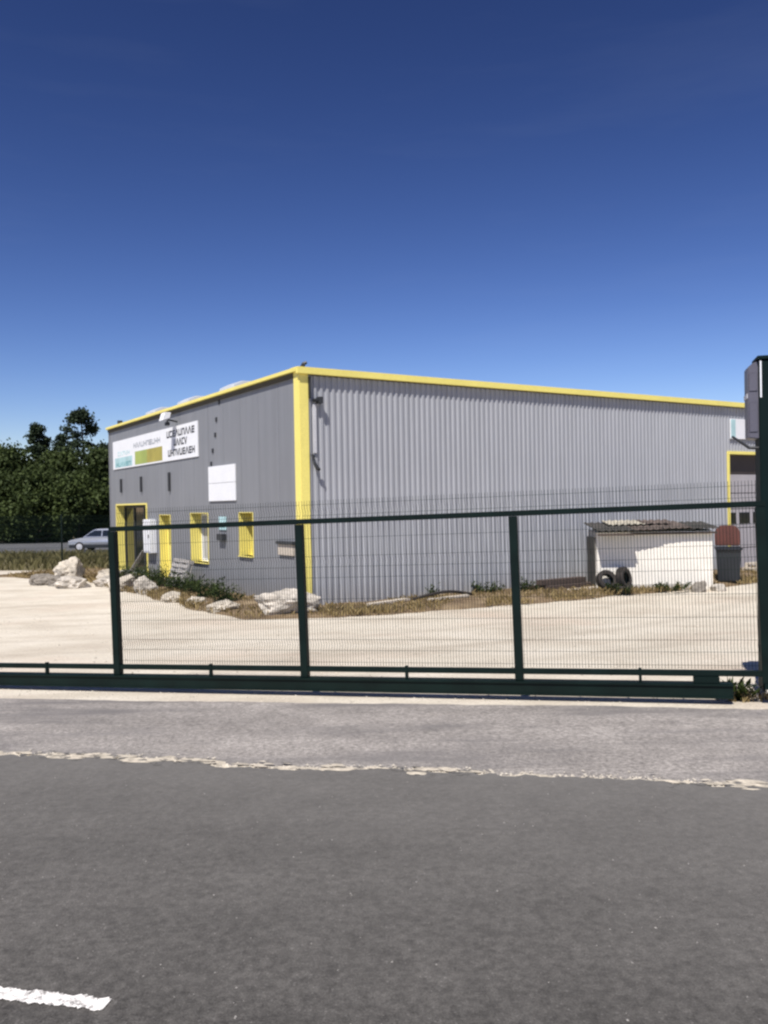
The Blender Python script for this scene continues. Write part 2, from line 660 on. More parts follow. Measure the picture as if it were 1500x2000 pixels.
# ------------------------------------------------------------------ warehouse
BA = 0.575
BZ = -0.53
wh = thing('warehouse', 'large grey metal-clad warehouse with yellow corner post and yellow roof edging', 'warehouse', (-1.70, 17.6, BZ), BA)
HT = 5.0
LR, LL = 20.5, 14.5      # length of the ribbed wall (local x) and of the flat wall (local y)
DX0, DX1, DZ = 14.36, 18.4, 3.50   # loading door opening

# ribbed sheets along local x, facing -y
PITCH = 0.146
sheet_mesh = {}


def ribbed(nr, z0, z1):
    key = (nr, z0, z1)
    if key in sheet_mesh:
        return sheet_mesh[key]
    pts = []
    for k in range(nr):
        x = k * PITCH
        pts += [(x, 0), (x + 0.060, 0), (x + 0.076, -0.027), (x + 0.130, -0.027)]
    pts += [(nr * PITCH, 0)]
    mb = MB()
    vs = [(x, y, z0) for x, y in pts] + [(x, y, z1) for x, y in pts]
    n = len(pts)
    mb.add(vs, [(i, i + 1, n + i + 1, n + i) for i in range(n - 1)])
    me = bpy.data.meshes.new('cladding_sheet')
    me.from_pydata(mb.v, [], mb.f)
    me.materials.append(MATS['cladding_ribbed'])
    sheet_mesh[key] = me
    return me


x = 0.10
k = 0
W6 = 7 * PITCH
while x < LR - 0.2:
    if x + W6 <= DX0 + 0.01 or x >= DX1 - 0.01:
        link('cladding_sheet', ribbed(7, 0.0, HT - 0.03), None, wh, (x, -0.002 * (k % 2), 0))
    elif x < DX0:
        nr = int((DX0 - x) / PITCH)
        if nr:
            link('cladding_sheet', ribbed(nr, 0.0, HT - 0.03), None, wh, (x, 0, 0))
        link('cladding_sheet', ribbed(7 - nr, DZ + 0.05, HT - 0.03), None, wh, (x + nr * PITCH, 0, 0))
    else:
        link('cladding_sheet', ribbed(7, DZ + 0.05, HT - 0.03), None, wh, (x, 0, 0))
    x += W6
    k += 1

# core walls behind the cladding (structure of the shell)
mb = MB()
mb.box(0.06, DX0 - 0.03, 0.01, 0.2, 0, HT - 0.12)
mb.box(DX1 + 0.03, LR, 0.01, 0.2, 0, HT - 0.12)
mb.box(DX0 - 0.03, DX1 + 0.03, 0.01, 0.2, DZ + 0.03, HT - 0.12)
mb.box(LR - 0.2, LR, 0.2, LL, 0, HT - 0.12)
mb.box(0.3, LR - 0.2, LL - 0.2, LL, 0, HT - 0.12)
mb.build('wall_core', 'roof_grey', wh)
MB().box(0.1, LR - 0.1, 0.1, LL - 0.1, HT - 0.14, HT - 0.07).build('roof', 'roof_grey', wh)

# flat insulated panels on the other wall (local y along the wall, facing -x); openings are (y0,y1,z0,z1)
OPEN = dict(door=(10.45, 13.75, 0.10, 2.31), narrow=(8.25, 9.2, 0.10, 1.98), win1=(5.30, 6.58, 0.73, 2.03), win2=(2.48, 3.27, 1.02, 2.04))
pw = LL / 14


def panel(y0, y1):
    mb = MB()
    ys = sorted({y0, y1} | {e for o in OPEN.values() for e in o[:2] if y0 < e < y1})
    for a, b in zip(ys, ys[1:]):
        segs = [(0.0, HT - 0.03)]
        for oy0, oy1, oz0, oz1 in OPEN.values():
            if a >= oy0 - 1e-6 and b <= oy1 + 1e-6:
                segs = [(0.0, oz0), (oz1, HT - 0.03)] if oz0 > 0.2 else [(oz1, HT - 0.03)]
        for z0, z1 in segs:
            mb.box(0, 0.08, a, b, z0, z1)
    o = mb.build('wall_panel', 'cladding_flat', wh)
    return o


for i in range(14):
    g = 0.006
    panel(i * pw + (0.05 if i == 0 else g), (i + 1) * pw - g)
mb = MB()
ys = sorted({0.12, LL - 0.02} | {e for o in OPEN.values() for e in o[:2]})
for a, b in zip(ys, ys[1:]):
    segs = [(0.0, HT - 0.15)]
    for oy0, oy1, oz0, oz1 in OPEN.values():
        if a >= oy0 - 1e-6 and b <= oy1 + 1e-6:
            segs = [(0.0, oz0), (oz1, HT - 0.15)]
    for z0, z1 in segs:
        mb.box(0.085, 0.24, a, b, z0, z1)
mb.build('wall_lining', 'roof_grey', wh)

# yellow trims
MB().box(-0.045, 0.17, -0.06, 0.015, 0.0, HT - 0.02).box(-0.045, 0.015, 0.015, 0.20, 0.0, HT - 0.02).build('corner_trim', 'yellow_paint', wh, 0.006)
MB().box(-0.117, LR, -0.135, -0.045, HT - 0.085, HT + 0.055).box(-0.117, LR, -0.045, 0.2, HT + 0.0, HT + 0.058).build('fascia', 'yellow_paint', wh, 0.006)
MB().box(-0.115, -0.02, -0.035, LL + 0.05, HT - 0.03, HT + 0.05).box(-0.02, 0.2, 0.205, LL + 0.05, HT - 0.02, HT + 0.052).build('fascia', 'yellow_paint', wh, 0.006)
MB().box(-0.055, 0.0, 0.205, LL + 0.03, HT - 0.125, HT - 0.031).build('eave_shade_strip', 'eave_shade', wh)  # dark strip added as the shadow line below the fascia, flat wall
MB().box(0.172, LR, -0.044, -0.001, HT - 0.10, HT - 0.001).build('eave_shade_strip', 'eave_shade', wh)  # same added shadow line along the ribbed wall
MB().box(-0.03, 0.05, LL - 0.02, LL + 0.04, 0, HT - 0.13).build('edge_trim', 'cladding_flat', wh, 0.004)


def reveal(name, key, depth, th, mat, sill=True, lip=0.012):
    y0, y1, z0, z1 = OPEN[key]
    mb = MB()
    mb.box(-lip, depth, y1 - 0.004, y1 + th, z0 - th, z1 + th)
    mb.box(-lip, depth, y0 - th, y0 + 0.004, z0 - th, z1 + th)
    mb.box(-lip, depth, y0 + 0.004, y1 - 0.004, z1, z1 + th)
    if sill:
        mb.box(-0.06, depth, y0 + 0.004, y1 - 0.004, z0 - th, z0)
    return mb.build(name, mat, wh, 0.004)


w1 = reveal('window', 'win1', 0.38, 0.018, 'yellow_paint')
y0, y1, z0, z1 = OPEN['win1']
MB().box(0.33, 0.35, y0, y1, z0, z1).build('pane', 'blind_pale', w1)
mb = MB()
for a, b, c, d in ((y0, y1, z0, z0 + 0.06), (y0, y1, z1 - 0.06, z1), (y0, y0 + 0.06, z0 + 0.06, z1 - 0.06), (y1 - 0.06, y1, z0 + 0.06, z1 - 0.06)):
    mb.box(0.30, 0.332, a, b, c, d)
mb.build('frame', 'white_board', w1)
w2 = reveal('window', 'win2', 0.42, 0.018, 'yellow_paint')
y0, y1, z0, z1 = OPEN['win2']
MB().box(0.37, 0.39, y0, y1, z0, z1).build('pane', 'glass_dark', w2)
mb = MB()
for a, b, c, d in ((y0, y1, z0, z0 + 0.05), (y0, y1, z1 - 0.05, z1), (y0, y0 + 0.05, z0 + 0.05, z1 - 0.05), (y1 - 0.05, y1, z0 + 0.05, z1 - 0.05)):
    mb.box(0.345, 0.372, a, b, c, d)
mb.build('frame', 'yellow_paint', w2)
nd = reveal('side_door', 'narrow', 0.28, 0.02, 'yellow_paint', False)
y0, y1, z0, z1 = OPEN['narrow']
MB().box(0.23, 0.27, y0, y1, 0.02, z1).build('door_leaf', 'yellow_paint', nd, 0.004)
MB().box(0.215, 0.232, y0 + 0.2, y1 - 0.2, 1.1, 1.75).build('pane', 'glass_dark', nd)
MB().tube([(0.23, y0 + 0.12, 0.98), (0.17, y0 + 0.12, 0.98), (0.17, y0 + 0.26, 0.98)], 0.012, 6).build('handle', 'dark_metal', nd)

ed = reveal('entrance_door', 'door', 0.32, 0.05, 'yellow_paint', False, 0.03)
y0, y1, z0, z1 = OPEN['door']
for i in range(3):
    a = y0 + (y1 - y0) * i / 3 + 0.05
    b = y0 + (y1 - y0) * (i + 1) / 3 - 0.05
    MB().box(0.285, 0.30, a, b, 0.1, z1 - 0.05).build('pane', 'glass_dark', ed)
mb = MB()
for i in range(4):
    c = y0 + (y1 - y0) * i / 3
    mb.box(0.25, 0.32, max(y0 + 0.005, c - 0.05), min(y1 - 0.005, c + 0.05), 0.06, z1 - 0.004)
mb.box(0.255, 0.315, y0 + 0.05, y1 - 0.05, z1 - 0.09, z1 - 0.006)
mb.build('frame', 'dark_metal', ed)
# a pale board propped inside the recess of the entrance
MB().box(-0.75, 0.28, 10.2, 14.0, -0.02, 0.09).build('doorstep', 'concrete', wh, 0.01)

# small dark downlights/fixings on the flat wall
for yy, za, zb in ((13.1, 2.75, 3.2), (10.88, 2.72, 3.2), (8.2, 2.68, 3.22)):
    MB().box(-0.06, 0.004, yy - 0.05, yy + 0.05, za, zb).build('wall_bracket', 'dark_metal', wh, 0.006)
for yy, zz in ((4.38, 4.82), (4.58, 4.40), (4.67, 4.02), (4.86, 3.63), (4.98, 3.30)):
    MB().box(-0.03, 0.004, yy - 0.05, yy + 0.03, zz - 0.05, zz + 0.06).build('wall_fixing', 'dark_metal', wh, 0.006)
# right wall: camera bracket, pipe stub, hook, conduit
MB().box(0.175, 0.215, -0.10, -0.04, 4.42, HT - 0.13).build('pipe_stub', 'dark_metal', wh, 0.004)
MB().box(0.26, 0.36, -0.16, -0.03, 4.36, 4.41).box(0.35, 0.44, -0.2, -0.05, 4.31, 4.45).build('wall_camera', 'dark_metal', wh, 0.008)
MB().box(0.265, 0.345, -0.065, -0.03, 3.28, 4.30).build('conduit', 'pale_metal', wh, 0.004)
MB().tube([(0.25, -0.03, 3.24), (0.22, -0.12, 3.22), (0.23, -0.14, 3.08), (0.30, -0.15, 2.96), (0.36, -0.13, 2.93)], [0.03, 0.035, 0.03, 0.045, 0.03], 8).build('hook', 'dark_metal', wh)
MB().tube([(0.03, -0.06, HT + 0.04), (0.05, -0.10, HT + 0.12), (0.10, -0.14, HT + 0.15)], [0.05, 0.045, 0.03], 8).build('corner_bracket', 'dark_metal', wh)
for yy, xi in ((12.6, 0.8), (9.4, 0.8), (5.95, 0.8)):
    mb = MB()
    mb.prism([(xi, HT - 0.08), (xi + 1.0, HT - 0.08), (xi + 0.95, HT + 0.46), (xi + 0.7, HT + 0.58), (xi + 0.3, HT + 0.58), (xi + 0.05, HT + 0.46)], yy - 0.5, yy + 0.5)
    mb.build('roof_light', 'skylight', wh, 0.02)
MB().tube([(0.12, 13.6, HT), (0.12, 13.6, HT + 0.22)], 0.09, 8).build('vent_pipe', 'dark_metal', wh)

# loading door in the ribbed wall
ld = MB().box(DX0 - 0.10, DX0, -0.05, 0.26, 0, DZ + 0.09).box(DX1, DX1 + 0.10, -0.05, 0.26, 0, DZ + 0.09).box(DX0, DX1, -0.05, 0.26, DZ, DZ + 0.09).build('loading_door', 'yellow_paint', wh, 0.005)
rows = [(2.92, DZ, 'door_brown'), (2.34, 2.90, 'door_panel'), (1.86, 2.32, 'door_panel'), (1.28, 1.84, 'door_panel'), (0.66, 1.26, 'door_panel'), (0.04, 0.64, 'door_panel')]
for z0, z1, mm in rows:
    MB().box(DX0 + 0.002, DX1 - 0.002, 0.16, 0.21, z0, z1).build('door_section', mm, ld, 0.006)
for i in range(6):
    xa = DX0 + 0.05 + i * 0.68
    if xa + 0.5 < DX1:
        MB().box(xa, xa + 0.50, 0.145, 0.165, 1.40, 1.74).build('pane', 'glass_dark', ld)


# boards on the walls --------------------------------------------------------
def glyphs(mb, y0, y1, z0, z1, n, seed):
    """loose letter-like strokes: the photograph does not let them be read"""
    r = random.Random(seed)
    w = (y1 - y0) / n
    t = min(w, z1 - z0) * 0.22
    yb = y0 + y1
    class Flip:
        def box(self, x0, x1, a, b, c, d):
            a, b = yb - b, yb - a
            src.box(x0, x1, a, b, c, d)
    src, mb = mb, Flip()
    for i in range(n):
        a, b = y0 + i * w + w * 0.1, y0 + (i + 1) * w - w * 0.1
        kind = r.randint(0, 7)
        if kind >= 5:      # slanted strokes
            ya, yc = (a, b) if kind == 5 else (b, a)
            p0, p1 = (-0.0333, yb - ya, z0 if kind != 7 else z1), (-0.0333, yb - (ya + yc) / 2, z1 if kind != 7 else z0)
            p2 = (-0.0333, yb - yc, z0 if kind != 7 else z1)
            src.bar(p0, p1, 0.0055, t, (0, 1, 0))
            src.bar(p1, p2, 0.0055, t, (0, 1, 0))
            continue
        mb.box(-0.036, -0.0305, a, a + t, z0, z1)
        if kind in (0, 2, 3):
            mb.box(-0.036, -0.0305, b - t, b, z0, z1)
        if kind in (0, 1, 4):
            mb.box(-0.0362, -0.0306, a + t, b - (t if kind == 0 else 0), z1 - t, z1)
        if kind in (1, 2, 4):
            mb.box(-0.0362, -0.0306, a + t, b - (t if kind == 2 else 0), z0, z0 + t)
        if kind in (1, 3):
            mb.box(-0.0362, -0.0306, a + t, b - (t if kind == 3 else 0), (z0 + z1 - t) / 2, (z0 + z1 + t) / 2)


def on_wall(y, z):
    return (-1.70, 17.6, BZ)


sb = thing('sign_board', 'long white shop sign with green and ochre bands and dark lettering under the roof edge', 'sign', (-1.70, 17.6, BZ), BA)
MB().box(-0.03, -0.004, 5.86, 14.0, 3.55, 4.50).build('board', 'white_board', sb)
MB().box(-0.033, -0.0305, 11.75, 13.75, 3.60, 3.92).build('print_band', 'mint_print', sb)
mb = MB()
glyphs(mb, 11.9, 13.6, 3.62, 3.76, 6, 3)
mb.build('lettering', 'teal_print', sb)
mb = MB()
glyphs(mb, 12.0, 13.4, 3.98, 4.12, 5, 5)
mb.build('lettering', 'mint_print', sb)
MB().box(-0.033, -0.0305, 10.2, 11.45, 3.60, 4.02).build('print_band', 'lime_print', sb)
MB().box(-0.0332, -0.0306, 8.75, 10.2, 3.60, 4.02).build('print_band', 'ochre_print', sb)
mb = MB()
glyphs(mb, 8.9, 11.6, 4.14, 4.30, 10, 8)
mb.build('lettering', 'grey_print', sb)
for i, (a, b, z0, n) in enumerate(((6.05, 8.35, 4.21, 9), (6.65, 7.75, 3.95, 5), (6.05, 8.25, 3.67, 9))):
    mb = MB()
    glyphs(mb, a, b, z0, z0 + 0.19, n, 20 + i)
    mb.build('lettering', 'black_print', sb)

s2 = thing('sign_board', 'plain white two-panel board on the grey wall above the windows', 'sign', (-1.70, 17.6, BZ), BA)
MB().box(-0.04, -0.004, 3.40, 5.12, 2.80, 3.23).build('board', 'white_board', s2, 0.004)
MB().box(-0.04, -0.004, 3.40, 5.12, 2.345, 2.792).build('board', 'white_board', s2, 0.004)

s3 = thing('sign_board', 'white sign with pale green edge above the loading door', 'sign', (-1.70, 17.6, BZ), BA)
MB().box(14.38, 17.2, -0.075, -0.04, 3.96, 4.56).build('board', 'white_board', s3, 0.004)
MB().box(14.40, 14.62, -0.079, -0.0755, 3.98, 4.54).build('print_band', 'mint_print', s3)

s4 = thing('wall_plate', 'small green plate with a dark box below, between the two yellow windows', 'sign', (-1.70, 17.6, BZ), BA)
MB().box(-0.03, -0.004, 4.05, 4.50, 1.62, 1.95).build('plate', 'mint_print', s4, 0.003)
MB().box(-0.034, -0.0305, 4.12, 4.43, 1.68, 1.80).build('print_band', 'teal_print', s4)
MB().box(-0.12, -0.004, 4.08, 4.46, 1.36, 1.52).build('box', 'dark_metal', s4, 0.01)

s5 = thing('wall_plate', 'low pale board with dark top edge beside the yellow corner post', 'sign', (-1.70, 17.6, BZ), BA)
MB().box(-0.05, -0.004, 0.36, 1.08, 1.13, 1.36).build('board', 'wood_pale', s5, 0.004)
MB().box(-0.09, -0.004, 0.33, 1.11, 1.365, 1.43).build('top_strip', 'dark_metal', s5, 0.004)

mbx = thing('meter_box', 'white meter box between the entrance and the narrow yellow door', 'meter box', (-1.70, 17.6, BZ), BA)
MB().box(-0.20, -0.004, 9.50, 10.22, 0.84, 1.86).build('case', 'white_board', mbx, 0.012)
MB().box(-0.215, -0.202, 9.55, 10.17, 0.89, 1.81).build('door', 'white_board', mbx, 0.005)
MB().box(-0.23, -0.216, 9.60, 9.65, 1.3, 1.4).build('handle', 'dark_metal', mbx)

fl = thing('floodlight', 'white floodlight on a dark arm above the shop sign', 'floodlight', (-1.70, 17.6, BZ), BA)
MB().tube([(-0.004, 7.5, 4.62), (-0.25, 7.5, 4.66), (-0.30, 7.5, 4.62)], 0.025, 6).build('arm', 'dark_metal', fl)
mb = MB()
mb.prism([(-0.48, 4.62), (-0.26, 4.70), (-0.22, 4.86), (-0.40, 4.86)], 7.34, 7.66)
mb.build('housing', 'white_board', fl, 0.01)
MB().box(-0.34, -0.24, 7.42, 7.58, 4.50, 4.60).build('gear_box', 'dark_metal', fl, 0.01)

# ------------------------------------------------------------------ sliding gate
GM = Matrix.Translation((-2.68, 8.46, -0.127)) @ Matrix.Rotation(-0.2737, 4, 'Z') @ Matrix.Rotation(-0.0245, 4, 'Y')
gate = thing('sliding_gate', 'dark green sliding mesh gate on a heavy bottom beam across the yard entrance', 'gate')
gate.matrix_world = GM
MB().box(-3.4, 5.72, -0.055, 0.055, 0.006, 0.128).build('bottom_beam', 'gate_green', gate, 0.006)
MB().box(-3.4, 5.72, -0.070, -0.0555, 0.112, 0.125).box(-3.4, 5.72, -0.068, -0.0555, 0.009, 0.022).build('beam_flange', 'gate_green', gate)
MB().box(-3.4, 6.02, -0.03, 0.03, 0.184, 0.228).build('lower_rail', 'gate_green', gate, 0.004)
MB().box(-0.035, 6.02, -0.025, 0.025, 1.558, 1.605).build('top_rail', 'gate_green', gate, 0.004)
for px in (0.0, 1.995, 3.99, 5.98):
    MB().box(px - 0.036, px + 0.036, -0.037, 0.037, 0.130, 1.556).build('post', 'gate_green', gate, 0.004)
for px in (-2.2, -0.82, 1.03, 2.98, 5.0):
    MB().box(px - 0.012, px + 0.012, -0.036, -0.0, 0.130, 0.245).build('tab', 'gate_green', gate)
MB().box(5.42, 5.62, -0.05, 0.05, 0.129, 0.182).build('roller_block', 'gate_green', gate, 0.004)


def wire_panel(x0, x1):
    mb = MB()
    n = int(round((x1 - x0) / 0.0262))
    r = 0.0021
    yb = 0.042
    folds = [0.42, 0.80, 1.20, 1.66]
    prof = [(0.231, 0)]
    for zf in folds:
        prof += [(zf - 0.05, 0), (zf, 0.025), (zf + 0.05, 0)]
    prof += [(1.775, 0)]
    for i in range(n + 1):
        xx = x0 + (x1 - x0) * i / n
        mb.tube([(xx, yb + d, z) for z, d in prof], r, 3, False)
    for zz in [0.26, 0.37, 0.47, 0.66, 0.85, 1.05, 1.15, 1.25, 1.42, 1.635, 1.735]:
        mb.tube([(x0, yb + 0.006, zz), (x1, yb + 0.006, zz)], r * 0.72, 4, False)
    o = mb.build('wire_mesh', 'wire_green', gate)
    return stuff(o)


wire_panel(0.03, 1.985)
wire_panel(2.0125, 3.98)
wire_panel(4.0075, 5.96)

# ------------------------------------------------------------------ gate pillar with its box
PX, PY = 3.36, 7.55
pz = gz(PX, PY)
pil = thing('gate_pillar', 'tall dark green steel gate pillar at the right edge of the picture', 'pillar', (PX, PY, pz), -0.2737)
MB().box(-0.02, 0.30, -0.12, 0.16, 0.0, 2.93).build('column', 'pillar_green', pil, 0.008)
MB().box(-0.035, 0.315, -0.135, 0.175, 2.931, 2.965).build('cap', 'pillar_green', pil, 0.006)
MB().box(-0.012, 0.002, -0.124, -0.121, 2.60, 2.92).build('edge_strip', 'white_board', pil)
MB().tube([(0.0, -0.05, 2.16), (-0.10, -0.06, 2.165), (-0.24, -0.07, 2.27)], [0.014, 0.014, 0.01], 8).build('hook_arm', 'dark_metal', pil)
for zz in (0.35, 0.62, 1.0, 1.3):
    MB().box(-0.035, -0.0205, -0.02, 0.04, zz, zz + 0.05).build('hinge_lug', 'pillar_green', pil)
MB().box(-0.02, 0.8, -0.42, 0.4, -0.12, 0.03).build('footing', 'concrete', pil, 0.02)

cb = thing('control_box', 'narrow grey box fixed to the left side of the green pillar', 'control box', (PX, PY, pz), -0.2737)
mb = MB()
mb.prism([(-0.108, 2.25), (-0.022, 2.24), (-0.022, 2.92), (-0.065, 2.91), (-0.108, 2.87)], -0.10, 0.12)
mb.build('case', 'grey_metal', cb, 0.006)
MB().box(-0.115, -0.109, -0.09, 0.11, 2.60, 2.64).build('band', 'pale_metal', cb)
MB().box(-0.100, -0.03, -0.107, -0.1012, 2.30, 2.56).build('cover', 'grey_metal', cb, 0.003)
MB().box(-0.100, -0.03, -0.107, -0.1012, 2.66, 2.82).build('cover', 'grey_metal', cb, 0.003)

# ------------------------------------------------------------------ lean-to shed
def shed():
    A = Vector((5.06, 20.25, 0))
    B = Vector((7.80, 20.15, 0))
    h = math.atan2(B.y - A.y, B.x - A.x)
    LN = (B - A).length
    t = thing('shed', 'low white rendered shed with patched brown roof sheets in front of the ribbed wall', 'shed', (A.x, A.y, -0.53), h)
    D = 0.95
    MB().box(0, LN, 0, 0.12, 0.0, 1.42).build('front_wall', 'white_render', t, 0.01)
    MB().box(0, 0.12, 0.122, D, 0.0, 1.45).build('side_wall', 'concrete', t, 0.01)
    MB().box(LN - 0.12, LN, 0.122, D, 0.0, 1.45).build('side_wall', 'concrete', t, 0.01)
    MB().box(0.122, LN - 0.122, D - 0.1, D, 0.0, 1.55).build('back_wall', 'concrete', t)
    MB().box(0.25, LN - 0.5, -0.03, -0.002, 0.0, 0.17).build('plinth', 'concrete', t, 0.008)

    def rsheet(x0, x1, ov0, ov1, mat, dz, back):
        n = max(6, int((x1 - x0) / 0.05))
        pts = []
        for j in range(2):
            for i in range(n + 1):
                x = x0 + (x1 - x0) * i / n
                f = i / n
                y = -(ov0 + (ov1 - ov0) * f) if j == 0 else back
                z = 1.45 + dz + 0.09 * (y + 0.4) + 0.018 * math.sin(i * PI / 1.5)
                pts.append((x, y, z))
        m = len(pts)
        pts += [(a, b, c - 0.02) for a, b, c in pts]
        fs = []
        for i in range(n):
            fs.append((i, i + 1, n + 2 + i, n + 1 + i))
            fs.append((m + i, m + n + 1 + i, m + n + 2 + i, m + i + 1))
            fs.append((i, m + i, m + i + 1, i + 1))
            fs.append((n + 1 + i, n + 2 + i, m + n + 2 + i, m + n + 1 + i))
        fs += [(0, n + 1, m + n + 1, m), (n, m + n, m + 2 * n + 1, 2 * n + 1)]
        MB().add(pts, fs).build('roof_sheet', mat, t)

    rsheet(-0.08, 0.80, 0.52, 0.52, 'roof_dark', 0.05, 1.05)
    rsheet(0.78, 1.50, 0.34, 0.26, 'roof_brown', 0.035, 1.05)
    rsheet(1.46, 2.20, 0.25, 0.20, 'roof_brown', 0.05, 1.1)
    rsheet(2.14, LN + 0.12, 0.19, 0.17, 'roof_dark', 0.03, 1.05)
    rsheet(0.35, 1.25, -0.20, -0.30, 'roof_cream', 0.10, 1.0)
    rsheet(1.20, 1.90, -0.35, -0.25, 'roof_brown', 0.105, 0.95)
    for (xa, xb, yy) in ((-0.06, 0.76, -0.48), (0.8, LN + 0.08, -0.10)):
        MB().box(xa, xb, yy - 0.02, yy + 0.03, 1.355, 1.40).build('edge_batten', 'wood_dark', t)
    MB().box(-0.05, -0.002, 0.10, 0.85, 0.0, 1.30).build('side_sheet', 'roof_dark', t, 0.006)
    return t


shed()

# wheelie bin with its lid thrown open
bn = thing('wheelie_bin', 'dark wheelie bin with its rust-red lid thrown open beside the shed', 'bin', (8.76, 21.6, -0.53), -0.34)
mb = MB()
vs = []
for z, w, d in ((0.06, 0.46, 0.50), (0.10, 0.50, 0.54), (0.88, 0.58, 0.70), (0.93, 0.60, 0.72)):
    vs += [(-w / 2, -d / 2, z), (w / 2, -d / 2, z), (w / 2, d / 2, z), (-w / 2, d / 2, z)]
fs = [(3, 2, 1, 0)]
for j in range(3):
    for i in range(4):
        fs.append((j * 4 + i, j * 4 + (i + 1) % 4, j * 4 + 4 + (i + 1) % 4, j * 4 + 4 + i))
mb.add(vs, fs)
mb.build('body', 'bin_body', bn, 0.02)
MB().box(-0.32, 0.32, -0.40, -0.35, 0.88, 0.935).box(-0.32, 0.32, 0.35, 0.40, 0.88, 0.935).box(-0.32, -0.27, -0.35, 0.35, 0.88, 0.935).box(0.27, 0.32, -0.35, 0.35, 0.88, 0.935).build('rim', 'bin_body', bn, 0.01)
pr = [(-0.30, 0.95), (-0.31, 1.22)] + [(-0.31 + 0.20 * (1 - math.cos(a)), 1.24 + 0.24 * math.sin(a)) for a in (0.25, 0.6, 0.95, 1.25, PI / 2)]
pr += [(-x_, z_) for x_, z_ in reversed(pr)]
mb = MB()
mb.prism(pr, 0.34, 0.42)
mb.build('lid', 'bin_lid', bn, 0.02)
for s in (-1, 1):
    MB().tube([(s * 0.20, 0.33, 0.10), (s * 0.28, 0.33, 0.10)], 0.10, 14).build('wheel', 'rubber', bn)
MB().tube([(-0.22, 0.45, 0.90), (0.22, 0.45, 0.90)], 0.015, 6).build('handle', 'bin_body', bn)


# ------------------------------------------------------------------ rocks
def rock_mesh(sx, sy, sz, seed, cuts=13):
    r = random.Random(seed)
    bm = bmesh.new()
    bmesh.ops.create_icosphere(bm, subdivisions=4, radius=1.0)
    planes = []
    for _ in range(cuts):
        n = Vector((r.gauss(0, 1), r.gauss(0, 1), r.gauss(0, 0.8) + 0.2)).normalized()
        planes.append((n, r.uniform(0.62, 0.9)))
    off = Vector((r.uniform(0, 50), r.uniform(0, 50), r.uniform(0, 50)))
    for v in bm.verts:
        p = v.co.copy()
        for n, d in planes:
            k = p.dot(n) - d
            if k > 0:
                p -= n * k * 0.92
        q = p + off
        f = 1 + 0.18 * mnoise.noise(q * 1.6) + 0.13 * mnoise.noise(q * 4.1) - 0.10 * abs(mnoise.noise(q * 3.3 + off)) + 0.07 * mnoise.noise(q * 9)
        p *= f
        v.co = Vector((p.x * sx / 2 * 1.15, p.y * sy / 2 * 1.15, p.z * sz * 0.62 + sz * 0.42))
    me = bpy.data.meshes.new('rock')
    bm.to_mesh(me)
    bm.free()
    for p in me.polygons:
        p.use_smooth = False
    return me


ROCKS = [
    ('boulder', -1.98, 16.75, 1.25, 0.75, 0.60, 'rock_pale', 'large pale boulder at the foot of the yellow corner post'),
    ('rock', -5.02, 19.75, 0.50, 0.42, 0.27, 'rock_cream', 'pale rock nearest the leaning pallet in the row along the flat wall'),
    ('rock', -4.27, 18.95, 0.50, 0.38, 0.24, 'rock_cream', 'pale rock in the middle of the three along the flat wall'),
    ('rock', -3.42, 17.60, 0.70, 0.45, 0.30, 'rock_cream', 'long pale rock nearest the boulder in the row along the flat wall'),
    ('rock', -6.15, 21.75, 0.58, 0.45, 0.46, 'rock_pale', 'grey-white squarish rock just right of the doorstep'),
    ('rock', -6.95, 22.55, 0.72, 0.50, 0.48, 'rock_cream', 'pale block of stone in front of the doorstep'),
    ('rock', -8.80, 23.80, 1.05, 0.62, 0.38, 'rock_pale', 'flat grey rock at the front of the pile left of the gate post'),
    ('rock', -10.05, 25.00, 0.75, 0.60, 0.40, 'rock_grey', 'brownish grey rock at the left end of the rock pile'),
    ('rock', -9.55, 25.75, 0.84, 0.75, 0.78, 'rock_cream', 'tall rounded cream rock standing up behind the pile'),
    ('rock', -8.35, 25.50, 0.85, 0.60, 0.48, 'rock_cream', 'pale slab-like rock at the right back of the pile'),
    ('rock', -7.90, 24.10, 0.75, 0.55, 0.36, 'rock_pale', 'pinkish rock at the right end of the pile, by the gate post'),
    ('rock', -9.45, 24.55, 0.62, 0.50, 0.36, 'rock_grey', 'dark grey rock wedged in the middle of the pile'),
    ('rock', -7.55, 25.2, 0.55, 0.45, 0.32, 'rock_grey', 'small brown rock behind the gate post, close to the entrance'),
    ('rock', 7.35, 19.85, 0.42, 0.32, 0.30, 'rock_grey', 'grey lump of rubble leaning on the right end of the shed'),
    ('rock', 7.85, 19.95, 0.36, 0.30, 0.22, 'rock_pale', 'small pale lump of rubble between shed and bin'),
    ('rock', 4.62, 19.75, 0.40, 0.26, 0.12, 'rock_cream', 'small flat pale stone left of the tyres'),
]
for i, (nm, x, y, sx, sy, sz, mt, lb) in enumerate(ROCKS):
    o = link(nm, rock_mesh(sx, sy, sz, 40 + i * 7), mt, None, (x, y, gz(x, y) - 0.04), 0.25 + random.uniform(-0.3, 0.3))
    tag(o, lb, 'rock', 'loose rocks in the yard')

# ------------------------------------------------------------------ bare strip round the building with dry grass
dr = Vector((math.cos(BA), math.sin(BA)))
dl = Vector((-math.sin(BA), math.cos(BA)))
C0 = Vector((-1.70, 17.6))


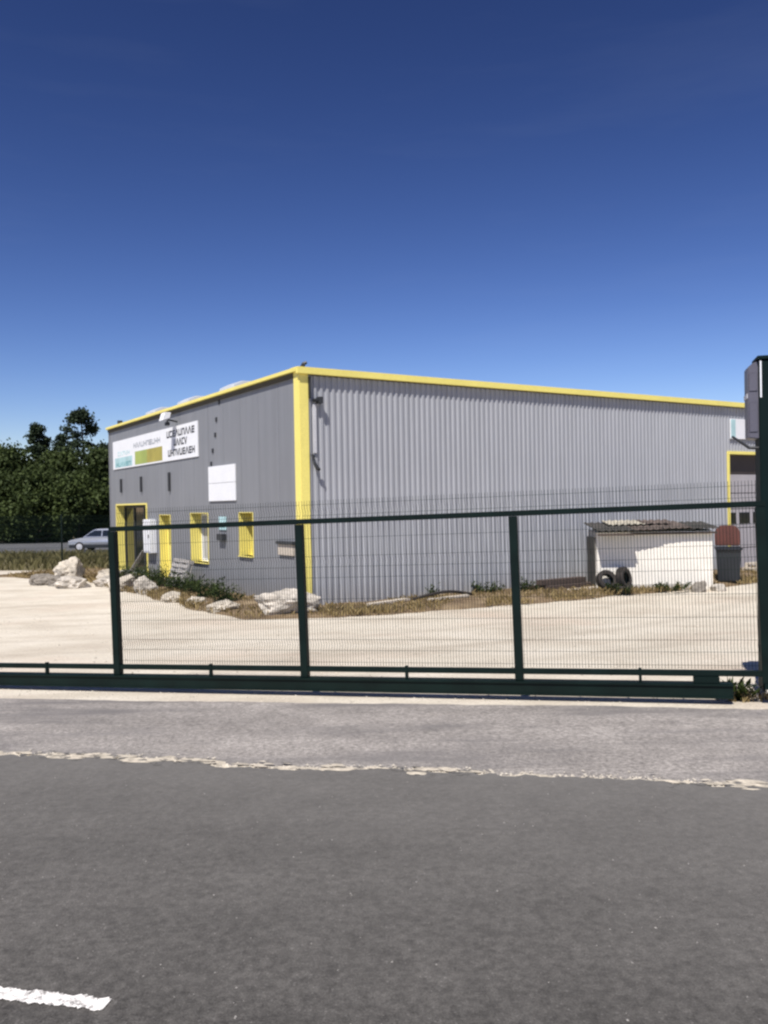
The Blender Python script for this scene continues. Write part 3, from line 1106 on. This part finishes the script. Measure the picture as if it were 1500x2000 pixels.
def strip(name, pts_wall, pts_out):
    verts, faces = [], []
    m = 6
    for a, b in zip(pts_wall, pts_out):
        for j in range(m + 1):
            f = j / m
            x = a[0] + (b[0] - a[0]) * f
            y = a[1] + (b[1] - a[1]) * f
            h = 0.10 * math.sin(PI * min(1, 0.25 + f * 0.75)) + 0.035 * mnoise.noise(Vector((x * 1.3, y * 1.3, 2)))
            if j == m:
                h = -0.03
            verts.append((x, y, gz(x, y) + h))
    for i in range(len(pts_wall) - 1):
        for j in range(m):
            a = i * (m + 1) + j
            faces.append((a, a + 1, a + m + 2, a + m + 1))
    me = bpy.data.meshes.new(name)
    me.from_pydata(verts, [], faces)
    for p in me.polygons:
        p.use_smooth = True
    return struct(link(name, me, 'strip_soil'))


def outw(s):
    """outer edge distance from wall; s along the outline (negative = flat wall)"""
    if s < 0:
        base = 1.75 - 0.01 * s
        if s < -11:
            base += (-11 - s) * 0.5
    else:
        base = lin([(0, 1.7), (4, 2.35), (10, 2.95), (14, 2.75), (24, 2.6)], s)
    return base + 0.22 * mnoise.noise(Vector((s * 0.8, 3.1, 0))) + 0.10 * mnoise.noise(Vector((s * 2.7, 8.1, 0)))


wallp, outp = [], []
for s in frange(-15.5, 0, 0.15)[:-1]:
    p = C0 + dl * (-s) + dr * 0.02
    n = -dr
    q = p + n * outw(s)
    if s > -1.7:
        k = (s + 1.7) / 1.7
        q = q + (-dl) * (0.75 * k)
    wallp.append(p)
    outp.append(q)
for a in frange(0, 1, 0.1):
    n = ((-dr) * (1 - a) + (-dl) * a)
    q = C0 + (-dr) * (1.72 * (1 - a) + 0.1 * a) * 1.0 + (-dl) * (0.75 + 0.95 * a)
    wallp.append(C0 + dr * 0.02 + dl * 0.02)
    outp.append(q)
for s in frange(0.15, 20, 0.15):
    p = C0 + dr * s + dl * 0.02
    wallp.append(p)
    outp.append(p - dl * outw(s))
strip('soil_strip', [tuple(p) for p in wallp], [tuple(p) for p in outp])


def blades(name, mat, spots, hmin, hmax, wid, lean=0.5):
    """spots: list of (x, y, z, tone). One mesh of bent grass blades."""
    n = len(spots)
    sp = np.array(spots)
    ang = rng.uniform(0, 2 * PI, n)
    h = rng.uniform(hmin, hmax, n)
    le = rng.uniform(0.1, lean, n) * h
    la = rng.uniform(0, 2 * PI, n)
    wx, wy = np.cos(ang) * wid / 2, np.sin(ang) * wid / 2
    V = np.zeros((n, 4, 3))
    base = sp[:, :3]
    V[:, 0] = base + np.stack([wx, wy, -0.02 + 0 * wx], 1)
    V[:, 1] = base - np.stack([wx, wy, 0.02 + 0 * wx], 1)
    mid = base + np.stack([np.cos(la) * le * 0.35, np.sin(la) * le * 0.35, h * 0.6], 1)
    V[:, 2] = mid + np.stack([wx, wy, 0 * wx], 1) * 0.7
    V[:, 3] = base + np.stack([np.cos(la) * le, np.sin(la) * le, h], 1)
    faces = []
    for i in range(n):
        o = i * 4
        faces.append((o, o + 1, o + 2))
        faces.append((o + 1, o + 3, o + 2))
    me = bpy.data.meshes.new(name)
    me.from_pydata(V.reshape(-1, 3).tolist(), [], faces)
    at = me.attributes.new('tone', 'FLOAT', 'POINT')
    at.data.foreach_set('value', np.repeat(sp[:, 3], 4))
    return link(name, me, mat)


sp = []
tot = len(wallp)
for _ in range(26000):
    i = random.randrange(tot - 1)
    f = random.random()
    a, b = wallp[i], outp[i]
    f = 0.06 + 0.92 * f ** 0.8
    x, y = a[0] + (b[0] - a[0]) * f + random.uniform(-.1, .1), a[1] + (b[1] - a[1]) * f + random.uniform(-.1, .1)
    d = mnoise.noise(Vector((x * 0.9, y * 0.9, 5)))
    if d < -0.10 + random.uniform(-0.2, 0.2):
        continue
    sp.append((x, y, gz(x, y) + 0.05, random.random()))
stuff(blades('dry_grass', 'straw', sp, 0.03, 0.14, 0.022, 1.3), 'short straw-coloured dry grass growing along the foot of the warehouse', 'grass')

sp = []
for _ in range(14000):
    v = random.uniform(28, 46.5)
    u = random.uniform(-34, 2)
    x, y = uv2xy(u, v)
    q = Vector((x, y)) - C0
    if q.dot(dr) > -0.6 and q.dot(dl) < 15:
        continue
    sp.append((x, y, gz(x, y) - 0.01, random.random()))
stuff(blades('bank_grass', 'bank_grass', sp, 0.10, 0.35, 0.06, 0.8), 'rough olive grass on the slope beyond the yard', 'grass')


# small stones scattered on yard, verge
def pebbles(name, mat, spots):
    mb = MB()
    for (x, y, z, r) in spots:
        a = random.uniform(0, PI)
        ca, sa = math.cos(a), math.sin(a)
        pts = []
        for (px, py, pzz) in ((1, 0, 0), (0, .75, 0), (-1, 0.1, 0), (0.1, -.8, 0), (0.1, 0.05, .7)):
            px *= random.uniform(.7, 1.2)
            py *= random.uniform(.7, 1.2)
            pts.append((x + (px * ca - py * sa) * r, y + (px * sa + py * ca) * r, z + pzz * r))
        mb.add(pts, [(0, 1, 4), (1, 2, 4), (2, 3, 4), (3, 0, 4)])
    me = bpy.data.meshes.new(name)
    me.from_pydata(mb.v, [], mb.f)
    return link(name, me, mat)


def chips(name, mat, n, dv, z, seed, smin, smax):
    r = random.Random(seed)
    mb = MB()
    for _ in range(n):
        u = r.uniform(-4.5, 4.5)
        k = nz(u, 0.9, 40) + 0.35 * nz(u, 3, 41)
        if k < r.uniform(-0.35, 0.3):
            continue
        x, y = uv2xy(u, 5.12 + r.gauss(0, dv))
        a0 = r.uniform(0, 2 * PI)
        sz = r.uniform(smin, smax)
        m = r.randint(5, 8)
        zz = gz(x, y) + z
        ring = [(x + math.cos(a0 + 2 * PI * i / m) * sz * 2.0 * r.uniform(0.5, 1.4), y + (math.sin(a0 + 2 * PI * i / m) * r.uniform(0.5, 1.0) - 0.38 * math.cos(a0 + 2 * PI * i / m)) * sz) for i in range(m)]
        h = r.uniform(0.001, 0.004)
        mb.add([(px, py, zz) for px, py in ring] + [(x, y, zz + h)], [(i, (i + 1) % m, m) for i in range(m)])
    me = bpy.data.meshes.new(name)
    me.from_pydata(mb.v, [], mb.f)
    return link(name, me, mat)


stuff(chips('pale_crumbs', 'crumb', 330, 0.032, 0.017, 5, 0.010, 0.045), 'pale crumbled chippings along the broken edge of the asphalt', 'chippings')
stuff(chips('asphalt_crumbs', 'asphalt_road', 420, 0.05, 0.0185, 6, 0.006, 0.018), 'dark crumbs of broken asphalt on the pale road edge', 'chippings')

sp = []
for _ in range(2600):
    u = random.uniform(-5, 5)
    v = road_edge(u) + abs(random.gauss(0, 0.05)) - 0.01
    x, y = uv2xy(u, v)
    sp.append((x, y, gz(x, y) + 0.008, random.uniform(0.004, 0.014)))
for _ in range(1500):
    u = random.uniform(-6, 7)
    v = random.uniform(7.0, 8.2)
    x, y = uv2xy(u, v)
    sp.append((x, y, gz(x, y) - 0.004, random.uniform(0.005, 0.015)))
for _ in range(2500):
    u = random.uniform(-14, 14)
    v = random.uniform(8, 20)
    x, y = uv2xy(u, v)
    sp.append((x, y, gz(x, y) - 0.004, random.uniform(0.008, 0.025)))
stuff(pebbles('gravel', 'pebble', sp), 'loose pale gravel scattered along the road edge and over the yard', 'gravel')
sp = []
for _ in range(900):
    u = random.uniform(-4, 4)
    v = random.uniform(2.2, 7.0)
    x, y = uv2xy(u, v)
    sp.append((x, y, gz(x, y) + (0.016 if v < 5.1 else 0.003), random.uniform(0.002, 0.006)))
stuff(pebbles('road_grit', 'pebble_road', sp), 'fine grit lying on the asphalt', 'grit')


# ------------------------------------------------------------------ weeds
def weed(x, y, h, w, n, seed, lb, mat='leaf_weed', grp='weeds along the walls', z=None):
    r = np.random.default_rng(seed)
    V, F, T = [], [], []
    z0 = gz(x, y) + 0.03 if z is None else z
    ns = max(5, n // 14)
    for s in range(ns):
        a = r.uniform(0, 2 * PI)
        rad = w / 2 * math.sqrt(r.uniform(0, 1))
        bx, by = math.cos(a) * rad * 0.6, math.sin(a) * rad * 0.6
        tx, ty, tz = math.cos(a) * rad, math.sin(a) * rad, h * r.uniform(0.45, 1.0)
        for k in range(14):
            f = r.uniform(0.1, 1)
            p = np.array([bx + (tx - bx) * f, by + (ty - by) * f, tz * f])
            d = r.normal(0, 1, 3)
            d[2] = abs(d[2]) * 0.6
            d /= np.linalg.norm(d)
            sd = np.cross(d, [0.2, 0.1, 1])
            sd /= np.linalg.norm(sd) + 1e-6
            ln, wd = r.uniform(0.06, 0.13), r.uniform(0.025, 0.05)
            o = len(V)
            V += [p, p + d * ln * 0.5 + sd * wd / 2, p + d * ln, p + d * ln * 0.5 - sd * wd / 2]
            F += [(o, o + 1, o + 2, o + 3)]
            T += [r.uniform(0, 1)] * 4
    me = bpy.data.meshes.new('weed')
    me.from_pydata([tuple(map(float, p)) for p in V], [], F)
    at = me.attributes.new('tone', 'FLOAT', 'POINT')
    at.data.foreach_set('value', T)
    o = thing('weed', lb, 'weed', (x, y, z0), 0, grp)
    link('leaves', me, mat, o)
    mb = MB()
    for s in range(5):
        a = r.uniform(0, 2 * PI)
        mb.tube([(0, 0, -0.03), (math.cos(a) * w * 0.2, math.sin(a) * w * 0.2, h * 0.55)], 0.006, 4)
    mb.build('stem', mat, o)


def wl(s, d):
    """point d metres in front of the flat wall at distance s from the corner"""
    p = C0 + dl * s - dr * d
    return p.x, p.y


def wr(s, d):
    p = C0 + dr * s - dl * d
    return p.x, p.y


weed(*wl(9.6, 0.75), 0.50, 1.0, 900, 1, 'dark green weed clump right of the doorstep')
weed(*wl(8.2, 0.65), 0.50, 1.0, 900, 2, 'green weed clump in front of the narrow yellow door')
weed(*wl(6.9, 0.70), 0.55, 1.1, 1000, 3, 'bushy weed clump just right of the leaning pallet')
weed(*wl(5.6, 0.75), 0.48, 1.0, 900, 4, 'weed clump below the wide yellow window')
weed(*wl(4.4, 0.70), 0.42, 1.0, 800, 5, 'weed clump below the small green plate')
weed(*wl(3.2, 0.85), 0.50, 0.9, 800, 6, 'weed clump below the narrow yellow window')
weed(*wl(2.1, 0.85), 0.45, 0.8, 700, 7, 'weed clump immediately left of the boulder')
weed(*wr(3.1, 0.35), 0.42, 0.35, 120, 8, 'thin dark weed sprig against the ribbed wall above the black hose')
weed(*wr(5.4, 0.85), 0.36, 0.7, 500, 9, 'green weed clump left of the stacked dark timbers')
weed(*wr(4.7, 0.3), 0.30, 0.9, 500, 10, 'low weed patch against the ribbed wall between hose and timbers')
weed(5.35, 19.45, 0.24, 0.7, 400, 11, 'green weeds at the foot of the tyres')
weed(6.7, 19.85, 0.20, 0.9, 400, 12, 'low weeds at the foot of the shed near its right end')
weed(2.98, 7.15, 0.11, 0.30, 220, 13, 'olive weeds and litter at the end of the gate beam by the pillar', z=gz(2.98, 7.15))
sp = []
for _ in range(150):
    a = random.uniform(0, 2 * PI)
    rr = 0.24 * math.sqrt(random.random())
    x, y = 3.0 + math.cos(a) * rr, 7.12 + math.sin(a) * rr * 0.7
    sp.append((x, y, gz(x, y), random.random()))
stuff(blades('dry_grass', 'straw', sp, 0.04, 0.09, 0.012, 0.9), 'tuft of dry grass at the foot of the green pillar', 'grass')
o = link('rock', rock_mesh(0.2, 0.14, 0.12, 501), 'rock_pale', None, (2.86, 7.16, gz(2.86, 7.16) - 0.01))
tag(o, 'small broken stone at the right end of the gate beam', 'rock', 'loose rocks in the yard')


# ------------------------------------------------------------------ yard clutter
def pallet(name, label, loc, rot, mat, grp=None, w=1.2, d=0.8):
    t = thing(name, label, 'pallet', loc, 0, grp)
    t.rotation_euler = rot
    me = None
    for i in range(6):
        yy = -d / 2 + 0.05 + i * (d - 0.1) / 5
        MB().box(-w / 2, w / 2, yy - 0.045, yy + 0.045, 0.122, 0.144).build('slat', mat, t)
    for xx in (-w / 2 + 0.05, 0, w / 2 - 0.05):
        MB().box(xx - 0.05, xx + 0.05, -d / 2, d / 2, 0.10, 0.1215).build('stringer', mat, t)
        for yy in (-d / 2 + 0.05, 0, d / 2 - 0.05):
            MB().box(xx - 0.05, xx + 0.05, yy - 0.05, yy + 0.05, 0.022, 0.0995).build('block', mat, t)
        MB().box(xx - 0.05, xx + 0.05, -d / 2, d / 2, 0.0, 0.0215).build('stringer', mat, t)
    return t


x, y = wl(6.35, 0.36)
pallet('pallet', 'grey weathered pallet leaning against the flat wall below the windows', (x, y, -0.13), (math.radians(70), 0, BA - PI / 2), 'wood_grey', None, 1.2, 0.8)
for i in range(2):
    x, y = wr(14.3 + 0.08 * i, 1.25)
    pallet('pallet', ('lower' if i == 0 else 'upper') + ' pale pallet of the two stacked right of the bin', (x, y, -0.5 + i * 0.146), (0, 0, BA + 0.06 * i), 'wood_pale', 'pale pallets right of the bin')


def log_bar(name, label, a, b, w, h, mat, cat, grp=None):
    mb = MB().bar(a, b, w, h)
    o = mb.build(name, mat, None, 0.008)
    return tag(o, label, cat, grp)


a, b = wr(1.0, 0.95), wr(2.1, 0.75)
log_bar('plank', 'pale plank lying on the dry grass right of the boulder', (*a, -0.40), (*b, -0.385), 0.16, 0.06, 'wood_pale', 'plank')
pts = []
for i in range(15):
    f = i / 14
    x, y = wr(2.05 + 1.9 * f, 0.75 + 0.1 * math.sin(f * 5))
    pts.append((x, y, -0.42 + 0.13 * math.sin(PI * f)))
tag(MB().tube(pts, 0.032, 8).build('hose', 'rubber', None, 0, True), 'black hose arching along the foot of the ribbed wall', 'hose')
a, b = wr(2.5, 0.98), wr(3.6, 0.92)
log_bar('plank', 'weathered pale plank lying under the arch of the black hose', (*a, -0.41), (*b, -0.40), 0.14, 0.05, 'wood_pale', 'plank')
k = 0
for row, zz in ((0, -0.40), (0, -0.40), (1, -0.27)):
    dd = (0.75, 1.0, 0.86)[k]
    s0 = (5.75, 5.9, 5.8)[k]
    a, b = wr(s0, dd), wr(s0 + 1.45, dd + 0.02)
    log_bar('timber', ('rear lower', 'front lower', 'top')[k] + ' timber of the dark stack against the ribbed wall', (*a, zz), (*b, zz), 0.22, 0.125, 'wood_dark', 'timber', 'dark timbers stacked by the ribbed wall')
    k += 1
a, b = wr(6.2, 1.42), wr(7.1, 1.40)
log_bar('plank', 'short pale plank in the grass below the dark timbers', (*a, -0.43), (*b, -0.43), 0.13, 0.05, 'wood_pale', 'plank')
a, b = wr(7.9, 1.1), wr(8.6, 1.15)
log_bar('timber', 'short dark timber lying left of the tyres', (*a, -0.40), (*b, -0.40), 0.16, 0.12, 'wood_dark', 'timber')


def tyre(label, loc, rot, R=0.30, r=0.095):
    t = thing('tyre', label, 'tyre', loc, 0, 'old tyres by the shed')
    t.rotation_euler = rot
    prof = [(R - r * 1.1, -0.07), (R - r * 0.4, -0.10), (R, -0.085), (R + 0.012, 0), (R, 0.085), (R - r * 0.4, 0.10), (R - r * 1.1, 0.07)]
    n = 28
    vs, fs = [], []
    m = len(prof)
    for i in range(n):
        a_ = 2 * PI * i / n
        for q, w in prof:
            vs.append((math.cos(a_) * q, math.sin(a_) * q, w))
    for i in range(n):
        for j in range(m - 1):
            fs.append((i * m + j, ((i + 1) % n) * m + j, ((i + 1) % n) * m + j + 1, i * m + j + 1))
    MB().add(vs, fs).build('carcass', 'rubber', t, 0, True)
    mb = MB()
    for i in range(36):
        a_ = 2 * PI * i / 36
        c, s = math.cos(a_), math.sin(a_)
        mb.bar((c * (R + 0.012), s * (R + 0.012), -0.07), (c * (R + 0.012), s * (R + 0.012), 0.07), 0.03, 0.012, (c, s, 0))
    mb.build('tread', 'rubber', t)
    return t


tyre('left tyre of the two leaning upright against the white shed', (5.22, 19.98, -0.24), (math.radians(66), 0.1, 0.25), 0.23, 0.08)
tyre('right tyre of the two leaning upright against the white shed', (5.62, 19.95, -0.19), (math.radians(80), 0, 0.85), 0.25, 0.10)
tyre('tyre lying flat on the ground in front of the upright tyres', (5.48, 19.66, -0.40), (0.18, 0.1, 0), 0.22)

a, b = wl(11.4, 0.30), wl(10.9, -0.05)
log_bar('board', 'pale board propped up in the recess of the dark glass entrance', (*a, -0.42), (*b, 0.35), 0.22, 0.03, 'wood_grey', 'board')

# ------------------------------------------------------------------ far fence, car
def far_fence():
    A, B = Vector((-26, 33.2, 0)), Vector((-8.6, 36.6, 0))
    h = math.atan2(B.y - A.y, B.x - A.x)
    LN = (B - A).length
    t = thing('mesh_fence', 'dark green mesh fence with thin posts between the yard and the trees', 'fence', (A.x, A.y, 0), h)
    nseg = 7
    for i in range(nseg + 1):
        s = LN * i / nseg
        q = A + (B - A) * (i / nseg)
        z = gz(q.x, q.y)
        MB().box(s - 0.03, s + 0.03, -0.03, 0.03, z - 0.1, z + 2.05).build('post', 'gate_green', t)
    for i in range(nseg):
        q0, q1 = A + (B - A) * (i / nseg), A + (B - A) * ((i + 1) / nseg)
        s0, s1 = LN * i / nseg + 0.03, LN * (i + 1) / nseg - 0.03
        z0, z1 = gz(q0.x, q0.y), gz(q1.x, q1.y)
        mb = MB()
        n = int((s1 - s0) / 0.05)
        for k_ in range(n + 1):
            f = k_ / n
            x_, z_ = s0 + (s1 - s0) * f, z0 + (z1 - z0) * f
            mb.tube([(x_, 0, z_ + 0.03), (x_, 0, z_ + 2.0)], 0.0035, 3, False)
        for hh in (0.05, 0.25, 0.45, 0.65, 0.85, 1.05, 1.25, 1.45, 1.65, 1.85, 1.98):
            mb.tube([(s0, 0.006, z0 + hh), (s1, 0.006, z1 + hh)], 0.005, 3, False)
        stuff(mb.build('wire_mesh', 'wire_green', t))


far_fence()


def car():
    x, y = -18.15, 55.0
    z = gz(x, y) + 0.01
    t = thing('parked_car', 'grey car parked beyond the fence, half hidden by the warehouse', 'car', (x, y, z), -0.12)
    prof = [(-2.1, 0.30), (-2.12, 0.55), (-2.02, 0.70), (-1.15, 0.86), (-0.45, 1.36), (-0.2, 1.42), (0.9, 1.42), (1.2, 1.36), (1.85, 0.95), (2.08, 0.88), (2.1, 0.35), (1.9, 0.22), (-1.9, 0.22)]
    # lower body
    mb = MB()
    mb.prism([(-2.1, 0.30), (-2.12, 0.55), (-2.02, 0.72), (-1.15, 0.88), (1.85, 0.95), (2.08, 0.88), (2.1, 0.35), (1.9, 0.22), (-1.9, 0.22)], -0.86, 0.86)
    body = mb.build('body', 'car_paint', t, 0.05, True)
    vs = []
    for xx, zz, w in ((-1.15, 0.87, 0.82), (1.80, 0.94, 0.80), (1.15, 1.36, 0.66), (0.85, 1.42, 0.62), (-0.2, 1.42, 0.62), (-0.45, 1.36, 0.66)):
        vs += [(xx, -w, zz), (xx, w, zz)]
    fs = [(0, 2, 4, 6, 8, 10), (1, 11, 9, 7, 5, 3), (0, 1, 3, 2), (2, 3, 5, 4), (4, 5, 7, 6), (6, 7, 9, 8), (8, 9, 11, 10), (10, 11, 1, 0)]
    MB().add(vs, fs).build('cabin', 'car_paint', t, 0.03)
    for s in (-1, 1):
        def pt(xx, zz):
            f = (zz - 0.9) / 0.46
            return (xx, s * (0.815 - 0.155 * f + 0.012), zz)
        for x0, x1, t0, t1 in ((-0.95, 0.12, -0.38, 0.12), (0.2, 1.5, 0.2, 1.05)):
            q = [pt(x0, 0.96), pt(x1, 0.96), pt(t1, 1.33), pt(t0, 1.33)]
            MB().add(q, [(0, 1, 2, 3)]).build('side_window', 'glass_dark', t)
    MB().add([(-1.10, -0.74, 0.925), (-1.10, 0.74, 0.925), (-0.53, 0.62, 1.325), (-0.53, -0.62, 1.325)], [(0, 1, 2, 3)]).build('windscreen', 'glass_dark', t)
    for xx in (-1.32, 1.30):
        for s in (-1, 1):
            w = MB().tube([(xx, s * 0.70, 0.30), (xx, s * 0.875, 0.30)], 0.31, 20).build('wheel', 'rubber', t)
            MB().tube([(xx, s * 0.872, 0.30), (xx, s * 0.885, 0.30)], 0.20, 16).build('rim', 'pale_metal', w)
    MB().box(-2.0, 2.0, -0.875, -0.855, 0.22, 0.42).build('sill', 'car_dark', t)
    for s in (-1, 1):
        MB().box(-2.12, -1.98, s * 0.62 - 0.16, s * 0.62 + 0.16, 0.55, 0.68).build('headlight', 'pale_metal', t, 0.02)


car()


# ------------------------------------------------------------------ trees
def tree(x, y, H, W, seed, lb, mat='leaf_dark', low=0.08, dens=1.0, spire=0.0, clumps=46, holes=0.0, leaf=0.30):
    r = np.random.default_rng(seed)
    z = gz(x, y)
    t = thing('tree', lb, 'tree', (x, y, z), 0, 'trees behind the fence')
    mb = MB()
    tw = H * 0.018 + 0.06
    pts = [(0, 0, -0.2), (r.normal(0, .1), r.normal(0, .1), H * 0.3), (r.normal(0, .2), r.normal(0, .2), H * 0.6), (r.normal(0, .25), r.normal(0, .25), H * 0.93)]
    mb.tube(pts, [tw, tw * 0.8, tw * 0.5, tw * 0.12], 8)
    cl = []
    for i in range(clumps):
        f = low + (1 - low) * r.uniform(0, 1) ** 0.85
        if spire:
            env = (1 - f) ** 0.75 * 1.0 + 0.12
        else:
            env = math.sin(PI * min(1, 0.18 + f * 0.80)) ** 0.7
        a = r.uniform(0, 2 * PI)
        rad = W / 2 * env * math.sqrt(r.uniform(0.08, 1))
        cz = H * f
        s = r.uniform(0.55, 1.15) * W * (0.17 if mat == 'leaf_dark' else 0.125)
        cl.append((math.cos(a) * rad, math.sin(a) * rad, cz, s))
    if mat == 'layered':
        f = low
        while f < 0.95:
            env = (1 - (f - low) / (1.08 - low)) ** 0.6
            for _ in range(r.integers(3, 6)):
                a = r.uniform(0, 2 * PI)
                reach = W / 2 * env * r.uniform(0.5, 1.1)
                for q in (0.35, 0.62, 0.88, 1.05):
                    if reach * q > 0.3:
                        cl.append((math.cos(a) * reach * q + r.normal(0, .12), math.sin(a) * reach * q + r.normal(0, .12), H * f + reach * q * 0.32 + r.normal(0, .12), W * 0.075 * r.uniform(0.7, 1.3)))
            f += r.uniform(0.07, 0.11)
    cl.append((pts[3][0], pts[3][1], H * 0.97, W * 0.07))
    for cx, cy, cz, s in cl[::2]:
        z0 = max(0.1, cz - math.hypot(cx, cy) * 0.6 - 0.3)
        f = z0 / H
        mb.tube([(0, 0, z0), (cx * .5, cy * .5, z0 + (cz - z0) * .45), (cx, cy, cz)], [tw * 0.35 * (1 - f) + .015, tw * .2 * (1 - f) + .012, 0.01], 5, False)
    mb.build('trunk', 'bark', t)
    P, T, S = [], [], []
    for cx, cy, cz, s in cl:
        n = int(150 * dens)
        d = r.normal(0, 1, (n, 3))
        d /= np.linalg.norm(d, axis=1)[:, None]
        rr = s * r.uniform(0.25, 1.0, n) ** 0.5 * (1 + 0.3 * r.normal(0, 1, n))
        p = d * rr[:, None] * np.array([1.15, 1.15, 0.75]) + np.array([cx, cy, cz])
        P.append(p)
        T.append(np.clip(r.uniform(0, 1) * 0.6 + r.uniform(0, 0.4, n), 0, 1))
    P = np.concatenate(P)
    T = np.concatenate(T)
    n = len(P)
    a = r.normal(0, 1, (n, 3))
    a /= np.linalg.norm(a, axis=1)[:, None]
    b = r.normal(0, 1, (n, 3))
    b -= a * (a * b).sum(1)[:, None]
    b /= np.linalg.norm(b, axis=1)[:, None]
    ln = leaf * r.uniform(0.6, 1.3, n)[:, None]
    V = np.stack([P - a * ln * .5, P + b * ln * .32, P + a * ln * .5, P - b * ln * .32], 1).reshape(-1, 3)
    me = bpy.data.meshes.new('crown')
    F = np.arange(n * 4).reshape(-1, 4).tolist()
    me.from_pydata(V.tolist(), [], F)
    at = me.attributes.new('tone', 'FLOAT', 'POINT')
    at.data.foreach_set('value', np.repeat(T, 4))
    link('crown', me, mat, t)


def at_px(px, d):
    return (px - 750) / 1655 * d, d


TREES = [
    # px, depth, height, width, label, material, spire, clumps
    (164, 88, 13.2, 6.8, 'tallest dark tree, ragged pine-like crown beside the warehouse edge', 'leaf_pine', 0, 58),
    (76, 90, 11.9, 4.6, 'narrow upright dark tree rising above the hedge mass', 'leaf_pine', 0, 40),
    (118, 84, 8.6, 8.0, 'rounded dense dark tree between the two tall ones', 'leaf_dark', 0, 60),
    (34, 83, 8.8, 7.5, 'rounded dark green tree left of the narrow upright tree', 'leaf_dark', 0, 60),
    (-10, 85, 9.6, 7.0, 'dark tree cut by the left edge of the picture', 'leaf_dark', 0, 54),
    (196, 84, 8.8, 6.5, 'dark tree partly hidden by the left end of the warehouse', 'leaf_dark', 0, 54),
    (-70, 88, 10.2, 8.0, 'dark tree standing outside the left edge, its crown just touching it', 'leaf_dark', 0, 50),
    (150, 81, 6.0, 7.0, 'low bushy tree in front of the tallest tree, behind the car', 'leaf_dark', 0, 54),
    (72, 80, 6.2, 7.2, 'low bushy tree in front of the narrow upright tree', 'leaf_dark', 0, 54),
    (8, 80, 6.0, 7.2, 'low bushy tree at the far left behind the fence', 'leaf_dark', 0, 54),
    (225, 86, 8.4, 7.0, 'dark tree mostly behind the warehouse', 'leaf_dark', 0, 46),
]
for i, (px, d, H, W, lb, mt, spire, cn) in enumerate(TREES):
    x, y = at_px(px, d)
    pine = mt == 'leaf_pine'
    tree(x, y, H, W, 900 + i * 13, lb, mt, 0.30 if pine else 0.04, 1.0 if pine else 1.3, spire, cn, leaf=0.34 if pine else 0.36)
